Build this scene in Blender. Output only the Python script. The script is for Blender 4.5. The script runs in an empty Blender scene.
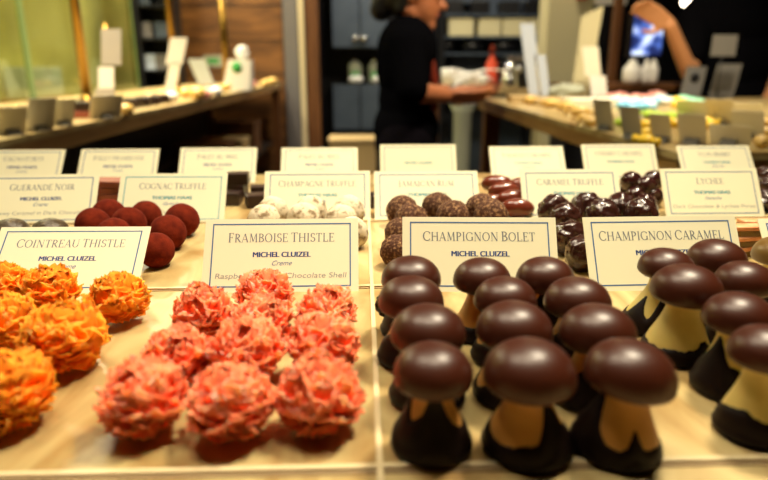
import bpy, bmesh, math, random
from mathutils import Vector, Matrix, noise, Euler
R = math.radians
C = bpy.context.scene.collection
random.seed(7)

# ---------------------------------------------------------------- camera frame
T = 1.10                      # counter height
H = 0.127                     # camera above the counter
F = 600.0
PITCH, YAW = R(16.17), R(2.02)
CAM = Vector((0, 0, T + H))
fw = Vector((math.sin(YAW)*math.cos(PITCH), math.cos(YAW)*math.cos(PITCH), -math.sin(PITCH)))
rt = Vector((math.cos(YAW), -math.sin(YAW), 0))
up = rt.cross(fw)
def ray(px, py):
    return fw + rt*((px-384)/F) + up*((240-py)/F)
def G(px, py, h=0.0):
    """point at height h above the counter seen at a pixel of the photograph"""
    d = ray(px, py); t = (T + h - CAM.z)/d.z
    return CAM + d*t
def P(px, py, Y):
    d = ray(px, py); return CAM + d*(Y/d.y)
def XW(px, py, X):
    d = ray(px, py); return CAM + d*(X/d.x)

# ---------------------------------------------------------------- materials
MATS = {}
def mat(name, col, rough=0.5, spec=0.5, metal=0.0, col2=None, nscale=50, bump=0.0, bscale=80, lo=0.35, hi=0.65,
        sss=0.0, emit=None, estr=0.0, coat=0.0, trans=0.0, detail=4, bdist=0.001, sheen=0.0):
    if name in MATS: return MATS[name]
    m = bpy.data.materials.new(name); m.use_nodes = True
    nt = m.node_tree; b = nt.nodes['Principled BSDF']
    b.inputs['Base Color'].default_value = (*col, 1)
    b.inputs['Roughness'].default_value = rough
    b.inputs['Specular IOR Level'].default_value = spec
    b.inputs['Metallic'].default_value = metal
    b.inputs['Coat Weight'].default_value = coat
    b.inputs['Transmission Weight'].default_value = trans
    b.inputs['Sheen Weight'].default_value = sheen
    if sss:
        b.inputs['Subsurface Weight'].default_value = sss
        b.inputs['Subsurface Scale'].default_value = 0.004
        b.inputs['Subsurface Radius'].default_value = (1, .5, .25)
    tc = None
    if col2 or bump:
        tc = nt.nodes.new('ShaderNodeTexCoord')
    if col2:
        n = nt.nodes.new('ShaderNodeTexNoise'); n.inputs['Scale'].default_value = nscale; n.inputs['Detail'].default_value = detail
        r = nt.nodes.new('ShaderNodeValToRGB')
        r.color_ramp.elements[0].position = lo; r.color_ramp.elements[1].position = hi
        r.color_ramp.elements[0].color = (*col, 1); r.color_ramp.elements[1].color = (*col2, 1)
        nt.links.new(tc.outputs['Object'], n.inputs['Vector']); nt.links.new(n.outputs['Fac'], r.inputs['Fac'])
        nt.links.new(r.outputs['Color'], b.inputs['Base Color'])
    if bump:
        n = nt.nodes.new('ShaderNodeTexNoise'); n.inputs['Scale'].default_value = bscale; n.inputs['Detail'].default_value = 5
        k = nt.nodes.new('ShaderNodeBump'); k.inputs['Strength'].default_value = bump; k.inputs['Distance'].default_value = bdist
        nt.links.new(tc.outputs['Object'], n.inputs['Vector']); nt.links.new(n.outputs['Fac'], k.inputs['Height'])
        nt.links.new(k.outputs['Normal'], b.inputs['Normal'])
    if emit:
        b.inputs['Emission Color'].default_value = (*emit, 1); b.inputs['Emission Strength'].default_value = estr
    MATS[name] = m
    return m

def wood(name, c1, c2, scale=(1, 12, 12), rough=0.4):
    m = mat(name, c1, rough)
    nt = m.node_tree; b = nt.nodes['Principled BSDF']
    tc = nt.nodes.new('ShaderNodeTexCoord'); mp = nt.nodes.new('ShaderNodeMapping'); mp.inputs['Scale'].default_value = scale
    n = nt.nodes.new('ShaderNodeTexNoise'); n.inputs['Scale'].default_value = 3; n.inputs['Detail'].default_value = 6; n.inputs['Distortion'].default_value = .6
    r = nt.nodes.new('ShaderNodeValToRGB'); r.color_ramp.elements[0].position = .35; r.color_ramp.elements[1].position = .65
    r.color_ramp.elements[0].color = (*c1, 1); r.color_ramp.elements[1].color = (*c2, 1)
    nt.links.new(tc.outputs['Object'], mp.inputs['Vector']); nt.links.new(mp.outputs['Vector'], n.inputs['Vector'])
    nt.links.new(n.outputs['Fac'], r.inputs['Fac']); nt.links.new(r.outputs['Color'], b.inputs['Base Color'])
    return m

M = {}
M['choc'] = mat('dark_chocolate', (.042, .0080, .0026), .37, .40, col2=(.054, .011, .0036), nscale=30)
M['olive_choc'] = mat('milk_chocolate_gold', (.13, .07, .012), .36, .55, col2=(.17, .09, .018), nscale=30)  # gold light on the cap is put into this base colour
M['dip'] = mat('dark_chocolate_dip', (.007, .0023, .0014), .5, .18, bump=.25, bscale=140, bdist=.0008)
M['stem_tan'] = mat('caramel_stem', (.50, .24, .05), .45, .4, col2=(.60, .31, .075), nscale=60, sss=.15)
M['stem_yellow'] = mat('white_chocolate_stem', (.64, .50, .15), .45, .4, col2=(.72, .58, .20), nscale=60, sss=.15)
M['cocoa_red'] = mat('red_cocoa_dust', (.085, .008, .003), .95, .1, col2=(.15, .016, .005), nscale=160, bump=.5, bscale=500, bdist=.0006)
M['sugar'] = mat('icing_sugar_dust', (.24, .17, .10), .95, .1, col2=(.66, .57, .41), nscale=220, bump=.7, bscale=400, lo=.36, hi=.5, bdist=.001)
M['cocoa_brown'] = mat('flaky_cocoa', (.06, .020, .008), .8, .25, col2=(.36, .20, .09), nscale=420, bump=.9, bscale=500, lo=.5, hi=.72, bdist=.0012)
M['glossy_dark'] = mat('glossy_dark_chocolate', (.030, .009, .006), .20, .65, bump=.6, bscale=110, bdist=.0014)
M['glossy_cherry'] = mat('glossy_cherry_chocolate', (.030, .008, .007), .14, .7)
M['glossy_red'] = mat('glossy_red_chocolate', (.13, .024, .010), .2, .6)
M['swirl_dark'] = mat('textured_dark_dome', (.05, .03, .012), .4, .5, col2=(.16, .11, .05), nscale=250, bump=.9, bscale=300, lo=.55, hi=.75, bdist=.001)
M['palet'] = mat('raspberry_palet', (.28, .075, .045), .5, .4)
M['palet_dark'] = mat('dark_palet', (.022, .008, .006), .35, .5)
M['bar_pink'] = mat('orange_pink_filling', (.72, .27, .12), .6, .3, col2=(.80, .42, .22), nscale=120)
M['bar_brown'] = mat('olive_brown_bar', (.17, .10, .03), .5, .4)
M['orange'] = mat('orange_chocolate_shreds', (1.0, .22, .007), .7, .15, col2=(1.0, .31, .018), nscale=90, sss=.35)
M['pink'] = mat('pink_chocolate_shreds', (1.0, .165, .065), .7, .15, col2=(1.0, .25, .115), nscale=90, sss=.35)
M['card'] = mat('cream_card', (.80, .77, .55), .6, .2)
M['cardback'] = mat('grey_card_back', (.80, .76, .60), .7, .2)
M['ink_grey'] = mat('grey_ink', (.17, .19, .22), .6, .2)
M['ink_pale'] = mat('pale_grey_ink', (.30, .31, .30), .6, .2)
M['ink_blue'] = mat('blue_ink', (.04, .085, .29), .6, .2)
M['ink_teal'] = mat('teal_ink', (.06, .35, .42), .6, .2)
M['ink_line'] = mat('slate_blue_line', (.07, .15, .32), .6, .2)
M['ink_green'] = mat('green_ink', (.06, .35, .08), .6, .2)
M['ink_black'] = mat('black_ink', (.01, .01, .012), .6, .2)
M['acrylic'] = mat('cream_divider', (.72, .60, .36), .25, .5)
M['seam'] = mat('shaded_joint', (.30, .21, .11), .7, .2)  # dark joint line along the tray rows
M['brass'] = mat('brass', (.24, .14, .03), .3, .5, metal=1.0)
M['steel'] = mat('steel', (.6, .6, .6), .25, .5, metal=1.0)
M['white'] = mat('white_ceramic', (.85, .83, .78), .18, .5)
M['paper'] = mat('white_paper', (.82, .80, .74), .7, .2)
M['dull'] = mat('dull_grey_paper', (.42, .39, .33), .8, .1)
M['paper_blue'] = mat('pale_blue_paper', (.52, .58, .68), .7, .2)
M['black'] = mat('black_cloth', (.003, .003, .004), 1.0, 0.0)
M['blackgloss'] = mat('black_plastic', (.008, .008, .010), .3, .4)
M['skin'] = mat('skin', (.44, .155, .065), .5, .3, sss=.1)
M['skin_back'] = mat('warm_skin', (.62, .29, .13), .5, .3, sss=.1)
M['hair'] = mat('black_hair', (.006, .005, .005), .55, .3)
M['eye'] = mat('eye_dark', (.02, .01, .01), .2, .5)
M['lip'] = mat('lip', (.42, .08, .06), .4, .4)
M['sign_grey'] = mat('dim_grey_sign', (.17, .16, .145), .7, .2)
M['rust'] = mat('rust_red_cloth', (.16, .022, .010), .85, .1)
M['denim'] = mat('dark_trousers', (.006, .005, .007), 1.0, 0)
M['cabinet'] = mat('blue_grey_lacquer', (.052, .070, .098), .5, .4, col2=(.065, .085, .115), nscale=6)
M['cabinet_dark'] = mat('black_lacquer', (.008, .008, .010), .5, .3)
M['cream'] = mat('cream_plaster', (.62, .56, .34), .7, .2)
M['wall'] = mat('brown_plaster', (.12, .06, .025), .8, .2)
M['ceil'] = mat('ceiling_paint', (.10, .08, .055), .9, .1)
M['tin'] = mat('grey_door_metal', (.17, .155, .145), .5, .4)
M['olive_wall'] = mat('olive_green_wall', (.31, .28, .075), .7, .2, col2=(.46, .42, .14), nscale=1.6)
M['tissue'] = mat('grey_green_tissue', (.40, .42, .32), .8, .1)
M['red'] = mat('red_plastic', (.75, .08, .03), .35, .5)
M['yellow'] = mat('yellow_wrapper', (.95, .62, .03), .35, .5)
M['sky'] = mat('light_blue_wrapper', (.22, .62, .85), .35, .5)
M['green'] = mat('green_wrapper', (.42, .62, .05), .4, .5)
M['mint'] = mat('mint_wrapper', (.30, .72, .48), .4, .5)
M['rose'] = mat('rose_wrapper', (.75, .30, .25), .4, .5)
M['gold'] = mat('gold_foil', (.70, .45, .12), .35, .5)
M['carton'] = mat('tan_carton', (.50, .36, .17), .8, .2)
M['wood_pale'] = wood('pale_oak', (.42, .25, .085), (.58, .38, .15), (1.5, 14, 14), .35)
M['wood_edge'] = wood('counter_edge_oak', (.30, .15, .040), (.45, .26, .085), (14, 1.5, 14), .4)
M['wood_dark'] = wood('dark_walnut', (.010, .006, .004), (.022, .012, .007), (1, 10, 10), .5)
M['wood_leg'] = wood('chestnut_wood', (.10, .036, .010), (.17, .065, .018), (10, 10, 1), .45)
M['wood_wall'] = wood('brown_wall_boards', (.11, .042, .010), (.25, .105, .026), (1.2, 6, 6), .5)
M['floor'] = wood('floor_boards', (.06, .035, .02), (.11, .065, .035), (10, 1, 1), .5)

def marble():
    m = mat('cream_marble', (.80, .66, .42), .28, .5)
    nt = m.node_tree; b = nt.nodes['Principled BSDF']
    tc = nt.nodes.new('ShaderNodeTexCoord'); mp = nt.nodes.new('ShaderNodeMapping'); mp.inputs['Scale'].default_value = (1, .38, 1); mp.inputs['Rotation'].default_value = (0, 0, R(-18))
    n1 = nt.nodes.new('ShaderNodeTexNoise'); n1.inputs['Scale'].default_value = 26; n1.inputs['Detail'].default_value = 7; n1.inputs['Distortion'].default_value = 1.6
    r1 = nt.nodes.new('ShaderNodeValToRGB'); e = r1.color_ramp.elements
    e[0].position = .36; e[0].color = (.38, .24, .09, 1); e[1].position = .60; e[1].color = (.61, .49, .25, 1)
    n2 = nt.nodes.new('ShaderNodeTexNoise'); n2.inputs['Scale'].default_value = 9; n2.inputs['Detail'].default_value = 3
    r2 = nt.nodes.new('ShaderNodeValToRGB'); e = r2.color_ramp.elements
    e[0].position = .40; e[0].color = (.74, .72, .60, 1); e[1].position = .62; e[1].color = (1, .97, .92, 1)
    mx = nt.nodes.new('ShaderNodeMix'); mx.data_type = 'RGBA'; mx.blend_type = 'MULTIPLY'; mx.inputs['Factor'].default_value = 1
    L = nt.links
    L.new(tc.outputs['Object'], mp.inputs['Vector']); L.new(mp.outputs['Vector'], n1.inputs['Vector']); L.new(mp.outputs['Vector'], n2.inputs['Vector'])
    L.new(n1.outputs['Fac'], r1.inputs['Fac']); L.new(n2.outputs['Fac'], r2.inputs['Fac'])
    L.new(r1.outputs['Color'], mx.inputs['A']); L.new(r2.outputs['Color'], mx.inputs['B']); L.new(mx.outputs['Result'], b.inputs['Base Color'])
    return m
M['marble'] = marble()

def glassmat():
    m = bpy.data.materials.new('green_tinted_glass'); m.use_nodes = True; nt = m.node_tree
    nt.nodes.clear()
    o = nt.nodes.new('ShaderNodeOutputMaterial'); mx = nt.nodes.new('ShaderNodeMixShader'); tr = nt.nodes.new('ShaderNodeBsdfTransparent'); gl = nt.nodes.new('ShaderNodeBsdfGlossy')
    tr.inputs['Color'].default_value = (.90, .93, .78, 1); gl.inputs['Roughness'].default_value = .04; gl.inputs['Color'].default_value = (.9, 1, .8, 1)
    fr = nt.nodes.new('ShaderNodeFresnel'); fr.inputs['IOR'].default_value = 1.5
    ge = nt.nodes.new('ShaderNodeNewGeometry'); sb = nt.nodes.new('ShaderNodeMath'); sb.operation = 'SUBTRACT'; sb.inputs[0].default_value = 1; ml = nt.nodes.new('ShaderNodeMath'); ml.operation = 'MULTIPLY'
    nt.links.new(ge.outputs['Backfacing'], sb.inputs[1]); nt.links.new(sb.outputs[0], ml.inputs[0]); nt.links.new(fr.outputs[0], ml.inputs[1]); nt.links.new(ml.outputs[0], mx.inputs[0]); nt.links.new(tr.outputs[0], mx.inputs[1]); nt.links.new(gl.outputs[0], mx.inputs[2]); nt.links.new(mx.outputs[0], o.inputs['Surface'])
    return m
M['glass'] = glassmat()
M['glass_edge'] = mat('green_glass_edge', (.20, .29, .12), .3, .5)

def screenmat(name, seed):
    m = bpy.data.materials.new(name); m.use_nodes = True; nt = m.node_tree; b = nt.nodes['Principled BSDF']
    b.inputs['Base Color'].default_value = (.01, .01, .02, 1)
    tc = nt.nodes.new('ShaderNodeTexCoord'); n = nt.nodes.new('ShaderNodeTexNoise'); n.noise_dimensions = '4D'; n.inputs['W'].default_value = seed
    n.inputs['Scale'].default_value = 16; n.inputs['Detail'].default_value = 1
    r = nt.nodes.new('ShaderNodeValToRGB'); e = r.color_ramp.elements
    e[0].position = .38; e[0].color = (.01, .02, .10, 1); e[1].position = .66; e[1].color = (.75, .85, 1, 1)
    k = e.new(.5); k.color = (.08, .16, .55, 1)
    nt.links.new(tc.outputs['Object'], n.inputs['Vector']); nt.links.new(n.outputs['Fac'], r.inputs['Fac'])
    nt.links.new(r.outputs['Color'], b.inputs['Emission Color']); b.inputs['Emission Strength'].default_value = 1.5
    return m
M['screen'] = screenmat('lit_screen_picture', 1.3); M['screen_b'] = screenmat('lit_screen_picture_blue', 4.1)
M['bulb'] = mat('lamp_glow', (1, .9, .7), .5, emit=(1, .86, .62), estr=14)

# ---------------------------------------------------------------- mesh helpers
class MB:
    def __init__(s): s.v = []; s.f = []
    def add(s, vs, fs, mtx=None):
        o = len(s.v)
        s.v += [tuple(mtx @ Vector(v)) if mtx else tuple(v) for v in vs]
        s.f += [tuple(i+o for i in f) for f in fs]
        return s
    def box(s, x0, x1, y0, y1, z0, z1, mtx=None):
        vs = [(x, y, z) for z in (z0, z1) for y in (y0, y1) for x in (x0, x1)]
        return s.add(vs, [(0,2,3,1), (4,5,7,6), (0,1,5,4), (2,6,7,3), (0,4,6,2), (1,3,7,5)], mtx)
    def lathe(s, prof, n=32, mtx=None, warp=None):
        vs = []; fs = []
        for (r, z) in prof:
            for k in range(n):
                a = 2*math.pi*k/n
                p = (r*math.cos(a), r*math.sin(a), z)
                vs.append(warp(p, a) if warp else p)
        for i in range(len(prof)-1):
            for k in range(n):
                a, b = i*n+k, i*n+(k+1) % n
                fs.append((a, b, b+n, a+n))
        fs.append(tuple(reversed(range(n)))); fs.append(tuple(range((len(prof)-1)*n, len(prof)*n)))
        return s.add(vs, fs, mtx)
    def tube(s, pts, radii, n=12):
        if not isinstance(radii, (list, tuple)): radii = [radii]*len(pts)
        pts = [Vector(p) for p in pts]; vs = []; fs = []
        for i, p in enumerate(pts):
            d = (pts[min(i+1, len(pts)-1)] - pts[max(i-1, 0)]).normalized()
            a = Vector((0, 0, 1)) if abs(d.z) < .9 else Vector((0, 1, 0))
            u = d.cross(a).normalized(); w = u.cross(d)
            # keep winding outward
            for k in range(n):
                t = 2*math.pi*k/n
                vs.append(tuple(p + (u*math.cos(t) - w*math.sin(t))*radii[i]))
        for i in range(len(pts)-1):
            for k in range(n):
                a, b = i*n+k, i*n+(k+1) % n
                fs.append((a, b, b+n, a+n))
        fs.append(tuple(reversed(range(n)))); fs.append(tuple(range((len(pts)-1)*n, len(pts)*n)))
        return s.add(vs, fs)
    def ball(s, c, r, n=24, m=14, rot=None):
        if not isinstance(r, (list, tuple)): r = (r, r, r)
        vs = [(0, 0, -1)]; fs = []
        for i in range(1, m):
            a = -math.pi/2 + math.pi*i/m
            for k in range(n):
                t = 2*math.pi*k/n
                vs.append((math.cos(a)*math.cos(t), math.cos(a)*math.sin(t), math.sin(a)))
        vs.append((0, 0, 1)); top = len(vs)-1
        for k in range(n):
            fs.append((0, 1+(k+1) % n, 1+k)); fs.append((top, top-n+k, top-n+(k+1) % n))
        for i in range(m-2):
            for k in range(n):
                a, b = 1+i*n+k, 1+i*n+(k+1) % n
                fs.append((a, b, b+n, a+n))
        mt = Matrix.Translation(c) @ (rot.to_4x4() if rot else Matrix.Identity(4)) @ Matrix.Diagonal((*r, 1))
        return s.add(vs, fs, mt)
    def capsule(s, a, b, ra, rb, n=16):
        a = Vector(a); b = Vector(b)
        s.ball(a, ra, n, 10); s.ball(b, rb, n, 10)
        if (b-a).length > 1e-5: s.tube([a, b], [ra, rb], n)
        return s
    def mesh(s, name, smooth=True):
        me = bpy.data.meshes.new(name); me.from_pydata(s.v, [], s.f); me.update()
        me.polygons.foreach_set('use_smooth', [smooth]*len(me.polygons))
        return me
    def build(s, name, m, parent=None, smooth=True, loc=None, rot=None, bevel=0, label=None):
        o = bpy.data.objects.new(name, s.mesh(name, smooth)); C.objects.link(o)
        o.data.materials.append(m)
        if parent: o.parent = parent
        if loc is not None: o.location = loc
        if rot is not None: o.rotation_euler = rot
        if bevel:
            bm = bmesh.new(); bm.from_mesh(o.data)
            bmesh.ops.remove_doubles(bm, verts=bm.verts, dist=1e-6)
            bmesh.ops.bevel(bm, geom=list(bm.edges), offset=bevel, segments=2, profile=.6, affect='EDGES', clamp_overlap=True)
            bm.to_mesh(o.data); bm.free()
        if label: o['label'] = label
        return o

def tag(o, label=None, cat=None, group=None, kind=None):
    if label: o['label'] = label
    if cat: o['category'] = cat
    if group: o['group'] = group
    if kind: o['kind'] = kind
    return o
def thing(name, loc, label, cat, group=None, rz=0):
    o = bpy.data.objects.new(name, None); C.objects.link(o); o.empty_display_size = .02
    o.location = loc; o.rotation_euler = (0, 0, rz)
    return tag(o, label, cat, group)
def struct(o):
    o['kind'] = 'structure'; return o
def copy_tree(o, parent=None):
    c = o.copy(); C.objects.link(c)
    if parent: c.parent = parent
    for ch in list(o.children): copy_tree(ch, c)
    return c

# ---------------------------------------------------------------- lettering
TK, TN = .125, .050
def arc(cx, cy, rx, ry, a0, a1, n=18):
    return ('A', cx, cy, rx, ry, a0, a1, n)
GL = {
 'A': (.74, [('L',.06,0,.36,1,TN), ('L',.36,1,.66,0,TK), ('L',.16,.33,.56,.33,TN)], [(.06,0,.2),(.66,0,.22)]),
 'B': (.64, [('L',.14,0,.14,1,TK), arc(.20,.75,.30,.225,-90,90), arc(.20,.27,.36,.245,-90,90)], [(.12,0,.2),(.12,1,.2)]),
 'C': (.76, [arc(.42,.5,.36,.48,38,322), ('L',.70,.70,.70,.92,TN)], []),
 'D': (.80, [('L',.14,0,.14,1,TK), arc(.22,.5,.50,.475,-90,90)], [(.12,0,.2),(.12,1,.2)]),
 'E': (.62, [('L',.14,0,.14,1,TK), ('L',.14,.975,.52,.975,TN), ('L',.14,.52,.42,.52,TN), ('L',.14,.025,.56,.025,TN), ('L',.53,.82,.53,1,TN), ('L',.42,.42,.42,.62,TN), ('L',.57,0,.57,.20,TN)], [(.12,0,.2),(.12,1,.2)]),
 'F': (.58, [('L',.14,0,.14,1,TK), ('L',.14,.975,.50,.975,TN), ('L',.14,.52,.40,.52,TN), ('L',.51,.80,.51,1,TN), ('L',.40,.42,.40,.62,TN)], [(.14,0,.24),(.12,1,.2)]),
 'G': (.82, [arc(.42,.5,.36,.48,38,330), ('L',.70,.74,.70,.92,TN), ('L',.70,.05,.70,.42,TK)], [(.70,.42,.24)]),
 'H': (.84, [('L',.14,0,.14,1,TK), ('L',.68,0,.68,1,TK), ('L',.14,.52,.68,.52,TN)], [(.14,0,.24),(.14,1,.24),(.68,0,.24),(.68,1,.24)]),
 'I': (.34, [('L',.16,0,.16,1,TK)], [(.16,0,.26),(.16,1,.26)]),
 'J': (.36, [('L',.18,-.05,.18,1,TK), ('L',.18,-.05,.02,-.2,TN)], [(.18,1,.26)]),
 'L': (.60, [('L',.14,0,.14,1,TK), ('L',.14,.025,.54,.025,TN), ('L',.55,0,.55,.24,TN)], [(.14,0,.24),(.14,1,.24)]),
 'M': (.98, [('L',.16,0,.18,1,TN), ('L',.20,1,.48,.08,TK), ('L',.48,.08,.76,1,TN), ('L',.78,1,.82,0,TK)], [(.15,0,.2),(.16,1,.16),(.82,0,.24),(.80,1,.16)]),
 'N': (.86, [('L',.14,0,.14,1,TN), ('L',.14,1,.70,0,TK), ('L',.70,0,.70,1,TN)], [(.14,0,.22),(.12,1,.18),(.70,1,.22)]),
 'O': (.86, [arc(.42,.5,.35,.48,0,360,28)], []),
 'P': (.62, [('L',.14,0,.14,1,TK), arc(.20,.72,.32,.255,-90,90)], [(.14,0,.24),(.12,1,.2)]),
 'R': (.70, [('L',.14,0,.14,1,TK), arc(.20,.74,.30,.235,-90,90), ('L',.28,.50,.62,.02,TK)], [(.14,0,.24),(.12,1,.2),(.64,0,.12)]),
 'S': (.56, [arc(.28,.74,.19,.235,30,270), arc(.28,.265,.21,.24,-150,90), ('L',.46,.76,.46,.96,TN), ('L',.07,.04,.07,.26,TN)], []),
 'T': (.70, [('L',.34,0,.34,1,TK), ('L',.05,.975,.63,.975,TN), ('L',.05,.80,.05,1,TN), ('L',.63,.80,.63,1,TN)], [(.34,0,.26)]),
 'U': (.82, [('L',.14,.34,.14,1,TK), ('L',.68,.34,.68,1,TN), arc(.41,.34,.27,.32,180,360)], [(.14,1,.24),(.68,1,.22)]),
 'V': (.74, [('L',.06,1,.36,0,TK), ('L',.36,0,.66,1,TN)], [(.06,1,.22),(.66,1,.2)]),
 'Y': (.72, [('L',.08,1,.35,.48,TK), ('L',.35,.48,.62,1,TN), ('L',.35,0,.35,.5,TK)], [(.08,1,.22),(.62,1,.2),(.35,0,.24)]),
 "'": (.22, [('L',.10,.72,.10,1,TK)], []), ' ': (.20, [], []),
}
def serif_text(mb, text, cx, y, h, maxw=None, track=.06):
    """lays a line of roman capitals, centred on cx, base at y, in the x-z plane"""
    words = text.split(' ')
    items = []; x = 0; start = True
    for ch in text:
        s = 1.0 if (start and ch != ' ') else .92
        items.append((ch, x, s)); x += (GL[ch][0] + track)*s; start = (ch == ' ')
    w = x*h; sx = h*(min(1, maxw/w) if maxw else 1); x0 = cx - x*sx/2
    def quad(a, b, c, d):
        mb.add([a, b, c, d], [(0, 1, 2, 3)])
    for ch, gx, s in items:
        _, strokes, serifs = GL[ch]
        def pt(u, v): return (x0 + (gx + u*s)*sx, 0, y + v*s*h)
        for st in strokes:
            if st[0] == 'L':
                _, a, b, c, d, wd = st
                dx, dy = c-a, d-b; l = math.hypot(dx, dy); nx, ny = -dy/l*wd/2, dx/l*wd/2
                quad(pt(a+nx, b+ny), pt(a-nx, b-ny), pt(c-nx, d-ny), pt(c+nx, d+ny))
            else:
                _, ax, ay, rx, ry, a0, a1, n = st
                pr = None
                for i in range(n+1):
                    t = R(a0 + (a1-a0)*i/n); wd = TN + (TK-TN)*abs(math.cos(t))**1.5
                    co, si = math.cos(t), math.sin(t)
                    cur = (pt(ax+(rx-wd/2)*co, ay+(ry-wd/2)*si), pt(ax+(rx+wd/2)*co, ay+(ry+wd/2)*si))
                    if pr: quad(pr[0], pr[1], cur[1], cur[0])
                    pr = cur
        for (u, v, wd) in serifs:
            v0, v1 = (v, v+.035) if v < .5 else (v-.035, v)
            quad(pt(u-wd/2, v0), pt(u+wd/2, v0), pt(u+wd/2, v1), pt(u-wd/2, v1))

def font_part(name, text, cx, y, size, m, parent, offset=0, shear=0, xs=1.0, maxw=None, fit=False, bold=0):
    cu = bpy.data.curves.new(name, 'FONT'); cu.body = text; cu.size = 1; cu.align_x = 'CENTER'; cu.offset = offset; cu.shear = shear
    to = bpy.data.objects.new(name, cu); C.objects.link(to)
    dg = bpy.context.evaluated_depsgraph_get(); dg.update()
    me = bpy.data.meshes.new_from_object(to.evaluated_get(dg))
    bpy.data.objects.remove(to); bpy.data.curves.remove(cu)
    if bold:
        bm = bmesh.new(); bm.from_mesh(me)
        for k in (1, 2):
            r_ = bmesh.ops.duplicate(bm, geom=[f for f in bm.faces][:len(me.polygons)])
            for v in r_['geom']:
                if isinstance(v, bmesh.types.BMVert): v.co.x += bold*k; v.co.z += .002*k
        bm.to_mesh(me); bm.free()
    for v in me.vertices: v.co = v.co*size
    xsz = [v.co.x for v in me.vertices]
    if maxw and xsz and (fit or max(xsz)-min(xsz) > maxw): xs = xs*maxw/(max(xsz)-min(xsz))
    for v in me.vertices: v.co = Vector((v.co.x*xs + cx, 0, v.co.y + y))
    o = bpy.data.objects.new(name, me); C.objects.link(o); o.data.materials.append(m); o.parent = parent
    return o

# ---------------------------------------------------------------- place cards
CW, CH = .088, .0455
TITLES = 'cream place cards standing behind the chocolates'
def name_card(px, py, title, maker, small, desc, label, rz=0, lean=38, detail=2, ink='ink_blue', line='ink_line', CW=.092):
    p = G(px, py)
    t = thing('place_card', p, label, 'card', TITLES, R(rz))
    rot = Euler((R(-lean), 0, 0))
    b = MB().box(-CW/2, CW/2, 0, .0006, 0, CH).build('card_sheet', M['card'], t, False, rot=rot)
    def onto(o, k=1):
        o.rotation_euler = rot
        o.location = rot.to_matrix() @ Vector((0, -.00008*k, 0)); return o
    bx = .0045; bz = .0030; w = .0008
    bm = MB(); x0, x1, z0, z1 = -CW/2+bx, CW/2-bx, bz, CH-bz
    for a in ((x0, x1, z0, z0+w), (x0, x1, z1-w, z1), (x0, x0+w, z0, z1), (x1-w, x1, z0, z1)):
        bm.add([(a[0],0,a[2]), (a[1],0,a[2]), (a[1],0,a[3]), (a[0],0,a[3])], [(0,1,2,3)])
    onto(bm.build('border_line', M[line], t, False))
    tm = MB()
    if title: serif_text(tm, title, 0, CH*.675, CH*.130, CW*(.735 if len(title) < 18 else .87))
    if tm.v: onto(tm.build('title_lettering', M['ink_grey'], t, False))
    if maker: onto(font_part('maker_lettering', maker, 0, CH*.47, CH*.100, M[ink], t, bold=.045, maxw=CW*.375, fit=True))
    if small: onto(font_part('script_lettering', small, 0, CH*.355, CH*.095, M['ink_line'], t, shear=.45))
    if desc: onto(font_part('description_lettering', desc, 0, CH*.185, CH*.100, M['ink_pale'], t, shear=.12, maxw=CW*.84, fit=len(desc) > 16))
    # wedge foot that carries the card from behind
    th = R(lean); h = .012
    q = MB(); top = (h*math.tan(th), h)
    y0 = .0012
    vs = []
    for x in (-.012, .012):
        vs += [(x, y0, 0), (x, y0+.011+.006, 0), (x, y0+h*math.tan(th)+.004, h), (x, y0+h*math.tan(th), h)]
    q.add(vs, [(0,3,2,1), (4,5,6,7), (0,1,5,4), (1,2,6,5), (2,3,7,6), (3,0,4,7)])
    q.build('card_foot', M['wood_edge'], t, False)
    return t
MC, TH = 'MICHEL CLUIZEL', 'THOMAS HAAS'
name_card(57, 293, 'COINTREAU THISTLE', MC, 'Creme', '', 'place card behind the orange shredded clusters, its lower part covered by them', rz=-1, lean=47)
name_card(280, 292, 'FRAMBOISE THISTLE', MC, 'Creme', 'Raspberry White Chocolate Shell', 'place card standing behind the pink shredded clusters', rz=0, lean=34)
name_card(481, 292, 'CHAMPIGNON BOLET', MC, '', 'Long', 'place card with title CHAMPIGNON BOLET behind the tan stemmed chocolate mushrooms', rz=-3.0, lean=30)
name_card(670, 290, 'CHAMPIGNON CARAMEL', MC, '', 'Chewy Caramel', 'place card with title CHAMPIGNON CARAMEL behind the yellow stemmed mushrooms', rz=1.0, lean=31, CW=.095)
name_card(852, 288, '', '', '', '', 'place card cut off by the picture edge beside the stacked pink and brown sticks', lean=38)
name_card(37, 224, 'GUERANDE NOIR', MC, 'Creme', 'Chewy Caramel in Dark Chocolate', 'place card behind the speckled dark domes, title GUERANDE NOIR', rz=2, lean=35, line='ink_line')
name_card(169, 223, 'COGNAC TRUFFLE', TH, 'Ganache', 'Chocolate', 'place card behind the red cocoa dusted balls, with teal lettering', rz=-1.5, lean=34, ink='ink_teal', line='ink_teal')
name_card(317, 220, 'CHAMPAGNE TRUFFLE', TH, 'Ganache', '', 'place card behind the white sugar dusted balls', rz=0, lean=33, ink='ink_teal')
name_card(428, 219, 'JAMAICAN RUM', TH, '', '', 'place card with title JAMAICAN RUM behind the flaky brown balls', rz=0, lean=35, ink='ink_teal')
name_card(574, 218, 'CARAMEL TRUFFLE', TH, '', '', 'place card with title CARAMEL TRUFFLE beside the glossy black cherries', rz=0, lean=32, CW=.088, ink='ink_teal')
name_card(716, 217, 'LYCHEE', TH, 'Ganache', 'Dark Chocolate & Lychee Puree', 'place card with title LYCHEE above the pink and brown sticks', rz=0, lean=31, ink='ink_teal', CW=.088)
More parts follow.
